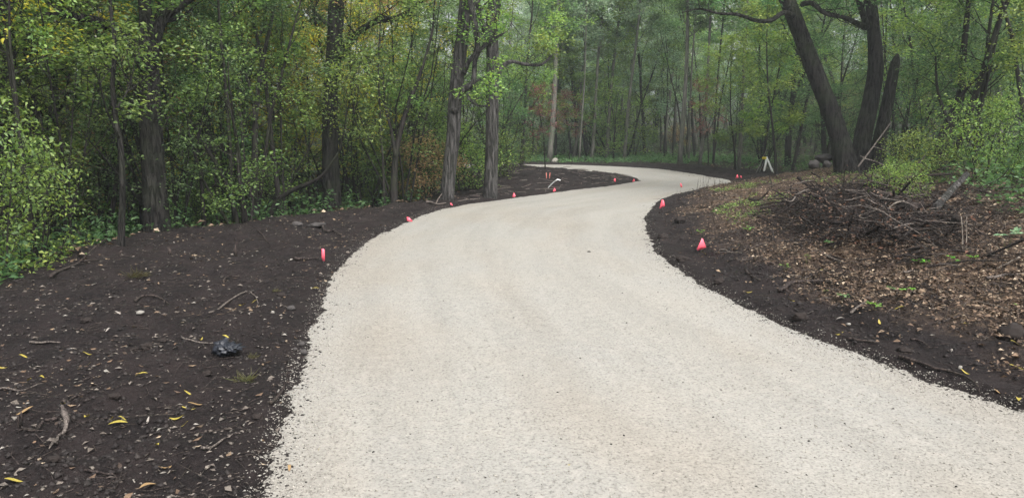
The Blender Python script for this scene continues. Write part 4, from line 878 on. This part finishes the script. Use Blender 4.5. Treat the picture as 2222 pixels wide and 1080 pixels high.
# sticks and roots on the left soil
SG = 'sticks and roots on the left soil'
for a in [
 ('root', 'bent grey root near the lower left corner with pale rootlets at its end', [(140, 905), (146, 925), (143, 948), (130, 962), (124, 975)], 13, 'dead', [(.9, -.5, -.6, .0, .08, .5), (.95, .1, -.9, .0, .09, .5), (.95, -.9, -.2, 0, .07, .5), (0, -.6, .6, .1, .06, .6)]),
 ('stick', 'thick dark stick left of the bent grey root', [(125, 912), (100, 925), (75, 940), (45, 940)], 9, 'dead_dark', [(.95, .0, .1, .9, .09, .6)]),
 ('stick', 'thin pale curved stick near the road at the bottom left', [(438, 992), (470, 973), (497, 956), (522, 948)], 6, 'dead', []),
 ('stick', 'dark curved stick at the bottom of the left soil', [(186, 1031), (215, 1033), (240, 1042), (258, 1050)], 6, 'dead_dark', []),
 ('root', 'dark arched root in the middle of the left soil', [(292, 662), (312, 648), (340, 650), (366, 666)], 6, 'dead_dark', [(.9, .3, -.9, 0, .12, .5)]),
 ('stick', 'long thin twig with a sharp bend on the left soil', [(455, 684), (490, 665), (532, 638), (548, 642), (560, 660)], 4, 'dead', []),
 ('stick', 'short dark forked stick behind the upright pink strip flag', [(640, 566), (660, 570), (692, 566)], 8, 'dead_dark', [(.5, .2, -.8, .1, .1, .5)]),
 ('stick', 'long straight grey stick leaving the left picture edge', [(-10, 854), (40, 852), (95, 844)], 5, 'dead', []),
 ('stick', 'short tan stick upper left on the soil', [(66, 756), (100, 752), (132, 750)], 6, 'dead', []),
 ('stick', 'dark stick lying among tan leaves left of centre soil', [(135, 884), (165, 874), (200, 858)], 7, 'dead_dark', []),
 ('root', 'looping dark root below the grey stones at the back', [(700, 494), (708, 508), (722, 504), (745, 519)], 6, 'dead_dark', [(0, -.4, .5, .2, .3, .7)]),
 ('stick', 'leaning thin stick on the soil before the thicket', [(558, 502), (570, 515), (586, 532)], 4, 'dead_dark', []),
 ('stick', 'grey stick beside the foot of the twisted grey tree', [(925, 440), (945, 446), (968, 444)], 5, 'dead', [(.5, .3, .6, .5, .4, .6)]),
 ('branch', 'long dark branch lying along the edge below the left bushes', [(110, 605), (160, 580), (215, 566)], 7, 'dead_dark', [(.6, .4, .5, .5, .5, .5)]),
 ('stick', 'dark twig crossing the soil above the black plastic', [(484, 612), (510, 604), (545, 600)], 4, 'dead_dark', []),
 ('stick', 'crooked stick left of the black plastic', [(395, 740), (425, 748), (462, 757)], 4, 'dead', []),
 ('root', 'dark root poking from the soil near the gravel edge', [(588, 885), (605, 868), (618, 850)], 9, 'dead_dark', [(.5, -.6, .1, .5, .06, .6)]),
]:
    stick(a[0], a[1], a[2], a[3], a[4], cat=a[0], group=SG, forks=a[5])
for px, py, hh, wd, tx, lab in [(512, 556, 30, 8, .25, 'curved dark stub standing up from the left soil'), (368, 552, 16, 7, -.3, 'short leaning stub left of the curved upright one'), (42, 938, 24, 5, .05, 'small upright peg in the lower left soil'), (262, 560, 12, 6, .5, 'tiny stub beside the thin crooked tree')]:
    b = at(px, py); s = scale_at(b); W = Wood(); W.tube([[0, 0, -.03], [-.02 * tx, 0, hh * s * .5], [tx * hh * s * .6, 0, hh * s]], [wd * s / 2, wd * s / 2, wd * s * .25], 8, .15, int(px)); o = W.obj('wood_stub', M['dead_dark']); o.location = b; tag(o, lab, 'stub', 'upright wood stubs on the left soil')
RG_ = 'sticks and roots on the right bank'
for a in [
 ('root', 'big dark root snaking above the soil on the right bank', [(1688, 640), (1710, 626), (1745, 617), (1785, 622), (1812, 622), (1828, 634)], 9, 'dead_dark', [(.1, .2, -.8, -.1, .15, .8)]),
 ('stick', 'dark stick pointing toward the road below the largest flag', [(1618, 592), (1634, 606), (1650, 620)], 6, 'dead_dark', []),
 ('root', 'long black root following the road edge at the lower right', [(1950, 782), (1990, 802), (2040, 812), (2090, 826), (2122, 850)], 8, 'dead_dark', []),
 ('stick', 'reddish stick at the road edge above the long black root', [(1838, 742), (1870, 748), (1908, 751)], 6, 'dead_dark', []),
 ('stick', 'light tan stick leaning beside the brightest green seedling', [(1844, 690), (1862, 675), (1880, 664)], 6, 'dead', []),
 ('stick', 'dark stick lying left of the big earth lump', [(2045, 706), (2070, 698), (2098, 688)], 7, 'dead_dark', []),
 ('stick', 'pale birch like stick in front of the brush heap', [(1778, 552), (1800, 568), (1832, 578)], 7, 'dead', []),
 ('stick', 'thin brown stick in the litter behind the seedlings', [(1960, 600), (1985, 590), (2015, 596)], 5, 'dead', []),
 ('stick', 'grey stick at the right edge under the bleached branch', [(2140, 612), (2180, 606), (2230, 600)], 8, 'dead', []),
 ('stick', 'short grey stick between earth lump and road', [(1975, 745), (1998, 752), (2022, 764)], 5, 'dead_dark', []),
 ('stick', 'straight brown stick on the bank right of the apex flag', [(1560, 548), (1580, 550), (1608, 552)], 4, 'dead', []),
]:
    stick(a[0], a[1], a[2], a[3], a[4], cat=a[0], group=RG_, forks=a[5])

# brush heap with its logs
LG = 'logs and branches of the brush heap'
air('log', 'straight grey log propped up at the back right of the brush heap', [(2030, 452), (2060, 418), (2098, 378)], (8.8, 9.8), 17, 'bark_grey', 'log', LG, 14, .75, seed=3)
stick('log', 'thick dark rotten log lying through the brush heap', [(1880, 442), (1920, 456), (1955, 468), (1985, 484)], 26, 'dead_dark', .12, 'log', LG, sides=14, rough=.14, taper=.7, seed=31)
stick('log', 'long dark log lying level behind the brush heap', [(1928, 414), (1985, 407), (2065, 402)], 11, 'dead_dark', .15, 'log', LG, forks=[(.4, .5, .2, .6, .6, .5), (.6, .4, -.6, .3, .6, .4)], seed=32)
stick('log', 'smooth purplish grey log low in the right of the heap', [(1985, 502), (2008, 508), (2032, 520)], 20, 'dead', .06, 'log', LG, sides=12, seed=33)
stick('log', 'short black stump end sticking out low in the heap', [(1850, 512), (1880, 516), (1915, 508)], 18, 'dead_dark', .04, 'log', LG, sides=12, seed=34)
air('branch', 'bleached straight branch slanting up to the right picture edge', [(2150, 590), (2180, 575), (2212, 558)], (6.6, 6.4), 5, 'dead_pale', 'branch', LG, 8, .7)
air('branch', 'thin pale branch crossing below the bleached straight one', [(2120, 588), (2160, 570), (2225, 545)], (7.0, 6.8), 4, 'dead', 'branch', LG, 6)
air('branch', 'long dark branch curving from the heap to the upper right', [(1990, 520), (2060, 528), (2110, 505), (2150, 470), (2200, 440)], (8, 7.6), 4, 'dead_dark', 'branch', LG, 6, .5, [(.5, .2, 0, .9, .3, .6)])
air('branch', 'hooked pale branch at the front of the heap', [(2040, 500), (2050, 530), (2040, 552), (2010, 560), (1960, 558)], (8, 7.6), 4, 'dead', 'branch', LG, 6, .5)
air('branch', 'light forked twig rising over the dark log', [(1925, 458), (1940, 442), (1962, 436)], (8.8, 8.7), 4, 'dead_pale', 'branch', LG, 6, .6)
air('branch', 'slanting grey branch resting against the twin stemmed tree', [(1862, 362), (1895, 318), (1934, 265)], (15.6, 16.2), 4, 'dead', 'branch', LG, 6, .5, [(.5, .6, -.3, -.3, .6, .6)])
for px, p2, lab in ((2088, 455, 'left one of two thin upright shoots before the hollow'), (2096, 460, 'right one of two thin upright shoots before the hollow')):
    air('shoot', lab, [(px, 590), (px + 1, 520), (px + (2 if px > 2090 else -2), 470)], (7, 7), 3, 'dead_pale', 'shoot', None, 5, .5)
# the tangle of the heap, too many sticks to count
g_ = np.random.RandomState(77); W = Wood()
for k in range(1300):
    cx_, cy_, sx_, sy_ = [(1850, 480, 78, 32), (1760, 470, 50, 20), (1985, 520, 75, 28), (1920, 440, 85, 18)][[0, 0, 0, 1, 2, 3][k % 6]]; px = cx_ + g_.randn() * sx_; py = cy_ + g_.randn() * sy_
    p = at(px, py); a = g_.rand() * 6.28; L = (.25 + .9 * g_.rand() ** 2); hz = max(.05, .26 - .002 * abs(px - 1860)) * g_.rand()
    d = np.array([math.cos(a), math.sin(a) * .8, g_.randn() * .35]); q = p + np.array([0, 0, hz + .02]); r_ = .003 + .017 * g_.rand() ** 4
    W.tube([q - d * L / 2, q + g_.randn(3) * .03, q + d * L / 2], [r_, r_ * .9, r_ * .4], 5, .1, k, cap=False)
for k in range(36):
    px = 1850 + g_.randn() * 62; py = 478 + g_.randn() * 24 + (px - 1850) * .2; p = at(px, py); a = g_.rand() * 6.28; L = .35 + .7 * g_.rand()
    q = p + np.array([0, 0, .02 + .2 * g_.rand()]); d = np.array([math.cos(a), math.sin(a), g_.randn() * .3]); sp_ = limb(g_, q - d * L / 2, d, L, 8, .33, 0); r_ = .014 + .03 * g_.rand() ** 2
    W.tube(sp_, np.linspace(r_, r_ * .35, 9), 7, .15, k)
M['root_dark'] = bark_mat('dark root with painted shade', (.042, .032, .029), (.012, .010, .010), mossf=.05, depth=.008, scale=4)  # heap roots and sticks darkened; the heap's shadow is put into this colour
W2 = Wood()
for k in range(75):
    px = 1880 + g_.randn() * 95; py = 488 + g_.randn() * 34 + (px - 1880) * .15; p = at(px, py); a = g_.rand() * 6.28; L = .2 + .7 * g_.rand() ** 2; d = np.array([math.cos(a), math.sin(a), g_.randn() * .25])
    q = p + np.array([0, 0, .05 + .35 * g_.rand()]); r_ = .003 + .009 * g_.rand() ** 3; W2.tube(limb(g_, q - d * L / 2, d, L, 5, .12, 0), np.linspace(r_, r_ * .5, 6), 5, .1, k)
tag(W2.obj('heap_sticks', M['dead']), 'paler grey sticks and splinters poking out of the dark brush heap', 'sticks', kind='stuff')
tag(W.obj('brush_heap', M['root_dark']), 'tangled heap of dark roots and broken sticks on the right bank', 'brush heap', kind='stuff')
W = Wood()
for k in range(200):
    px = 2090 + g_.randn() * 90; py = 470 + g_.randn() * 60; p = at(px, py); a = g_.rand() * 6.28; L = (.3 + 1.0 * g_.rand() ** 2)
    d = np.array([math.cos(a), math.sin(a) * .8, .2 + g_.randn() * .5]); q = p + np.array([0, 0, .3 * g_.rand()]); r_ = .002 + .006 * g_.rand() ** 3
    W.tube(limb(g_, q - d * L / 2, d, L, 6, .22, .02), np.linspace(r_, r_ * .4, 7), 4, cap=False)
tag(W.obj('bramble_tangle', M['dead_dark']), 'thin grey tangle of brambles and twigs filling the hollow at the right', 'brambles', kind='stuff')
x, y = [], []
for k in range(1500):
    px = 1870 + g_.randn() * 110; py = 490 + g_.randn() * 45 + (px - 1870) * .15
    p = at(px, py) if k < 500 else None
    if p is None: q = g_.randint(0, 500); x.append(x[q] + g_.randn() * .12); y.append(y[q] + g_.randn() * .12)
    else: x.append(p[0]); y.append(p[1])
x = np.array(x); y = np.array(y); M['litter_dark'] = island_mat('dead leaves with painted shade', [(.02, .013, .010), (.06, .036, .024), (.13, .06, .035), (.05, .03, .02), (.24, .17, .12)], .7, .3)  # leaf colours darkened too; shadow inside the heap is put into them
leaves('heap_leaves', x, y, .02 + .04 * g_.rand(len(x)), M['litter_dark'], 'reddish dead leaves caught in the brush heap', 'dead leaves', 78, .05, .9, .5, .35)

# seedlings and small green plants
def herb(name, label, px, py, wpx, hpx, mat='herb', seed=1, n=26, cat='seedling', group=None, big=1.0, stem='stem', asp=.5):
    p = at(px, py + hpx * .4); s = scale_at(p); g_ = np.random.RandomState(seed); root = tag(empty(name, tuple(p)), label, cat, group); W = Wood(); PP = []; DD = []
    for k in range(max(3, n // 6)):
        a = k * 2.4 + g_.rand(); e = np.array([math.cos(a) * wpx * s * .4, math.sin(a) * wpx * s * .4, hpx * s * (.5 + .5 * g_.rand())]); m_ = e * .5 + np.array([0, 0, hpx * s * .2])
        W.tube([[0, 0, -.01], m_, e], [.002, .0018, .001], 4, cap=False)
        for j in range(6): t = .4 + .6 * g_.rand(); q = m_ * (1 - t) + e * t; PP.append(q); DD.append([g_.randn(), g_.randn(), .25])
    W.obj(stem, M['straw'], root); PP = np.array(PP); m = len(PP); sz = wpx * s * .3 * big * (.6 + .6 * g_.rand(m))
    V_, T_ = leaf_geo(PP, np.array(DD), np.stack([g_.randn(m) * .4, g_.randn(m) * .4, np.ones(m)], -1), sz, sz * asp); mobj('leaves', V_, T_, M[mat], root); return root
HG = 'green seedlings on the right bank'
for i, (px, py, w_, h_, mt, lab) in enumerate([(1896, 672, 32, 18, 'herb', 'brightest lime green seedling near the road on the right bank'), (1831, 650, 26, 16, 'bgreen', 'bluish green seedling above the lime green one'), (1966, 633, 28, 16, 'herb', 'green seedling to the right of the light tan stick'), (1934, 630, 22, 12, 'bgreen', 'dull green seedling left of a brighter one'), (1997, 575, 34, 14, 'herb', 'wide green seedling at the foot of the brush heap'), (1792, 632, 14, 8, 'green', 'tiny green sprig beside the snaking dark root'), (1750, 566, 16, 22, 'green', 'upright green weed above the snaking dark root'), (1705, 585, 24, 16, 'green', 'spreading green weed near the largest flag'), (1800, 538, 30, 18, 'bgreen', 'sage coloured weed in front of the heap'), (1520, 505, 18, 10, 'herb', 'small green tuft just behind the largest flag'), (2070, 572, 24, 22, 'herb', 'leafy green shoot below the pair of upright shoots'), (2110, 565, 22, 20, 'herb', 'green leafy tips right of the upright shoots'), (1625, 500, 26, 12, 'green', 'low green weed patch right of the largest flag')]):
    herb('seedling', lab, px, py, w_, h_, mt, 60 + i, group=HG)
herb('sapling', 'young plant with a few large pale leaves at the right picture edge', 2184, 520, 44, 70, 'pale', 91, 10, 'sapling', None, 1.25, asp=.6)
def grass(label, px, py, wpx, hpx, seed, n=60, lean=0):
    p = at(px, py); s = scale_at(p); g_ = np.random.RandomState(seed); PP = []; DD = []; 
    V_, T_ = leaf_geo(np.stack([g_.randn(n) * wpx * s * .15, g_.randn(n) * wpx * s * .1, np.zeros(n)], -1), np.stack([g_.randn(n) + lean, g_.randn(n) * .6, .25 + .5 * g_.rand(n)], -1), np.stack([g_.randn(n), -np.ones(n), g_.rand(n)], -1), wpx * s * (.3 + .4 * g_.rand(n)), np.full(n, max(.003, 1.2 * s)))
    o = mobj('grass_tuft', V_, T_, M['straw']); o.location = p; tag(o, label, 'grass tuft', 'grass tufts on the left soil')
grass('flattened green grass tuft on the soil before the oak', 290, 602, 50, 14, 5, 90, .8)
grass('straw coloured tuft between black plastic and road', 533, 830, 60, 20, 6, 70)
grass('small mossy tuft right of the sharply bent twig', 600, 636, 18, 12, 7, 40)
grass('tan tuft at the right of the black plastic', 548, 778, 28, 10, 8, 40)

# single fallen leaves that stand out
def fleaf(label, px, py, lpx, mat, ang, seed):
    p = at(px, py); s = scale_at(p); L = lpx * s * .95; Wd = L * .36; n = 7; Vv = []
    for i in range(n):
        t = i / (n - 1); ww = Wd / 2 * math.sin(math.pi * min(t * .96 + .03, 1)) ** .8; z = .012 + .014 * math.sin(t * 3 + seed) + L * .08 * (t - .5) ** 2 * 4
        for k in (-1, 0, 1): Vv.append((t * L - L / 2, k * ww, z + abs(k) * ww * .35))
    Vv = np.array(Vv); m = len(Vv); Vv = np.concatenate([Vv, Vv - [0, 0, .0008]]); Qv = []
    for i in range(n - 1):
        for k in range(2): a = i * 3 + k; Qv += [[a, a + 3, a + 4, a + 1], [a + m, a + 1 + m, a + 4 + m, a + 3 + m]]
    o = mobj('fallen_leaf', Vv, np.array(Qv), M[mat], None, True); o.location = p; o.rotation_euler.z = ang; tag(o, label, 'leaf', 'single fallen leaves that stand out on the ground')
for i, (px, py, L, m_, a, lab) in enumerate([
 (258, 945, 40, 'yleaf', .25, 'long narrow yellow leaf at the lower left centre of the soil'), (266, 918, 17, 'yleaf', .1, 'round yellow leaf above the long narrow one'), (243, 920, 15, 'yleaf', 2.6, 'stubby yellow leaf left of the round one'), (138, 884, 15, 'yleaf', 1.3, 'small bright yellow leaf above the bent grey root'),
 (190, 918, 24, 'yleaf', -.6, 'tan tipped yellow leaf right of the bent grey root'), (55, 905, 34, 'tleaf', .8, 'curled tan leaf by the dark stick at lower left'), (308, 823, 26, 'yleaf', .3, 'bright yellow leaf of the pair in mid soil'), (303, 818, 18, 'tleaf', .9, 'pale tan leaf of the pair in mid soil'),
 (424, 884, 30, 'tleaf', .6, 'broad tan leaf below the black plastic'), (410, 896, 30, 'yleaf', .05, 'flat yellow leaf under the broad tan one'), (384, 911, 32, 'yleaf', .1, 'thin orange yellow leaf left of centre bottom'), (402, 935, 16, 'yleaf', .1, 'tiny yellow leaf below the thin orange one'),
 (343, 992, 20, 'yleaf', -.8, 'bent yellow leaf at the bottom centre of the soil'), (322, 1062, 36, 'tleaf', .9, 'broad pale tan leaf at the bottom picture edge'), (32, 1056, 34, 'yleaf', .4, 'narrow yellow leaf at the bottom left corner'), (360, 1035, 30, 'tleaf', .9, 'curled orange brown leaf near the bottom'),
 (437, 743, 12, 'yleaf', 1.3, 'small upright yellow leaf left of the black plastic'), (190, 797, 15, 'yleaf', .2, 'lone yellow leaf in the left middle of the soil'), (64, 829, 18, 'yleaf', -.6, 'pale yellow leaf leftmost of a pair'), (90, 826, 17, 'yleaf', -.2, 'yellow leaf rightmost of a pair at the left'),
 (52, 784, 20, 'yleaf', 0, 'faint yellow leaf near the left edge'), (191, 777, 18, 'yleaf', .4, 'yellow leaf above the lone one'), (8, 806, 24, 'yleaf', .1, 'yellow leaf touching the left picture edge'), (526, 663, 18, 'yleaf', -.2, 'yellow leaf by the bend of the long twig'),
 (552, 658, 12, 'yleaf', .4, 'smaller yellow leaf at the tip of the long twig'), (684, 630, 18, 'yleaf', 0, 'yellow leaf beside the road edge below the strip flag'), (491, 742, 20, 'yleaf', -.3, 'narrow yellow leaf lying on the black plastic'), (410, 857, 20, 'yleaf', 0, 'thin yellow leaf over the broad tan one'),
 (577, 963, 18, 'tleaf', -.2, 'orange leaf lying on the gravel edge at the bottom'), (690, 984, 9, 'yleaf', .4, 'tiny green yellow leaf alone on the pale road'), (1225, 1032, 26, 'yleaf', .3, 'pale yellow leaf on the road at the bottom centre'), (629, 1029, 20, 'tleaf', 1.8, 'brown leaf on the gravel near the bottom left'),
 (244, 650, 20, 'wleaf', 1.3, 'standing pinkish leaf on the upper left soil'), (258, 687, 17, 'wleaf', 0, 'round pale leaf right below the pinkish one'), (305, 693, 20, 'wleaf', .2, 'whitish leaf in the centre of the upper left soil'), (197, 621, 26, 'wleaf', .3, 'grey leaf on the soil near the left bushes'), (322, 930, 14, 'wleaf', 1.5, 'pointed whitish leaf in the lower soil'), (235, 720, 14, 'wleaf', 1.2, 'thin white leaf below the whitish one'),
 (2209, 877, 30, 'yleaf', 1.0, 'bright yellow leaf at the right edge where road meets frame'), (2205, 805, 30, 'yleaf', -.2, 'yellow leaf at the right edge above the brightest'), (2094, 815, 20, 'yleaf', -.8, 'narrow yellow leaf near the white pebble'), (2060, 771, 22, 'wleaf', .5, 'broad white leaf on the dark soil at the lower right'),
 (1908, 704, 15, 'yleaf', 1.4, 'upright yellow leaf below the lime green seedling'), (1950, 681, 20, 'yleaf', -.1, 'yellow leaf right of the lime green seedling'), (2091, 724, 16, 'yleaf', 0, 'yellow leaf left of the big earth lump'), (2200, 760, 18, 'yleaf', -.3, 'yellow leaf just below the big earth lump'),
 (1717, 655, 18, 'yleaf', .1, 'yellow leaf beneath the snaking dark root'), (1624, 636, 18, 'yleaf', 0, 'faint yellow leaf in the black soil by the road'), (1821, 735, 18, 'yleaf', 0, 'yellow leaf on the right road edge'), (1758, 688, 14, 'wleaf', -.6, 'cream leaf on the soil by the right road edge'), (1823, 700, 18, 'wleaf', -.2, 'cream leaf right of another by the road'), (1788, 594, 22, 'yleaf', .3, 'long yellow leaf in the litter before the heap'), (1528, 553, 16, 'yleaf', .1, 'yellow leaf below the largest pink flag'), (2170, 855, 24, 'tleaf', -.6, 'torn tan leaf near the right edge bottom'), (1404, 645, 22, 'wleaf', .05, 'flat white scrap lying on the middle of the road')]):
    fleaf(lab, px, py, L, m_, a, i)
# small dark bits that show on the road
for i, (px, py, w_, h_, lab) in enumerate([(1278, 547, 9, 5, 'dark forked bit of bark on the far part of the road'), (1316, 596, 4, 4, 'single black crumb on the road below the bark bit'), (1457, 790, 5, 4, 'black pebble in the middle of the near road'), (1604, 774, 9, 5, 'pair of dark crumbs on the right of the near road'), (1222, 745, 8, 4, 'dark crumb by the brownish stain in the road')]):
    rock('pebble', lab, px, py, w_, h_, 'clod', 'pebble', 'dark pebbles on the road', 40 + i, 2)

# ---------------------------------------------------------------- haze
Bx = (-410, 410, -35, 640, -6, 45)
Vh = [(x, y, z) for z in Bx[4:] for y in Bx[2:4] for x in Bx[:2]]
Zmax = float(Z.max()); Zmin = float(Z.min())
Vh = [(a, b, Zmin - 1 if c < 0 else max(Zmax, 24) + 1) for a, b, c in Vh]
N = NT('thin mist'); pv = N.n("ShaderNodeVolumePrincipled"); pv.inputs["Color"].default_value = (.86, .94, .95, 1); pv.inputs["Density"].default_value = HAZE; pv.inputs["Anisotropy"].default_value = .3
N.l(pv.outputs[0], N.out.inputs[1])
hz = mobj('haze', Vh, np.array([[0, 2, 3, 1], [4, 5, 7, 6], [0, 1, 5, 4], [1, 3, 7, 5], [3, 2, 6, 7], [2, 0, 4, 6]]), N.m); tag(hz, 'thin pale mist hanging in the wood beyond the bend', 'haze', kind='stuff')
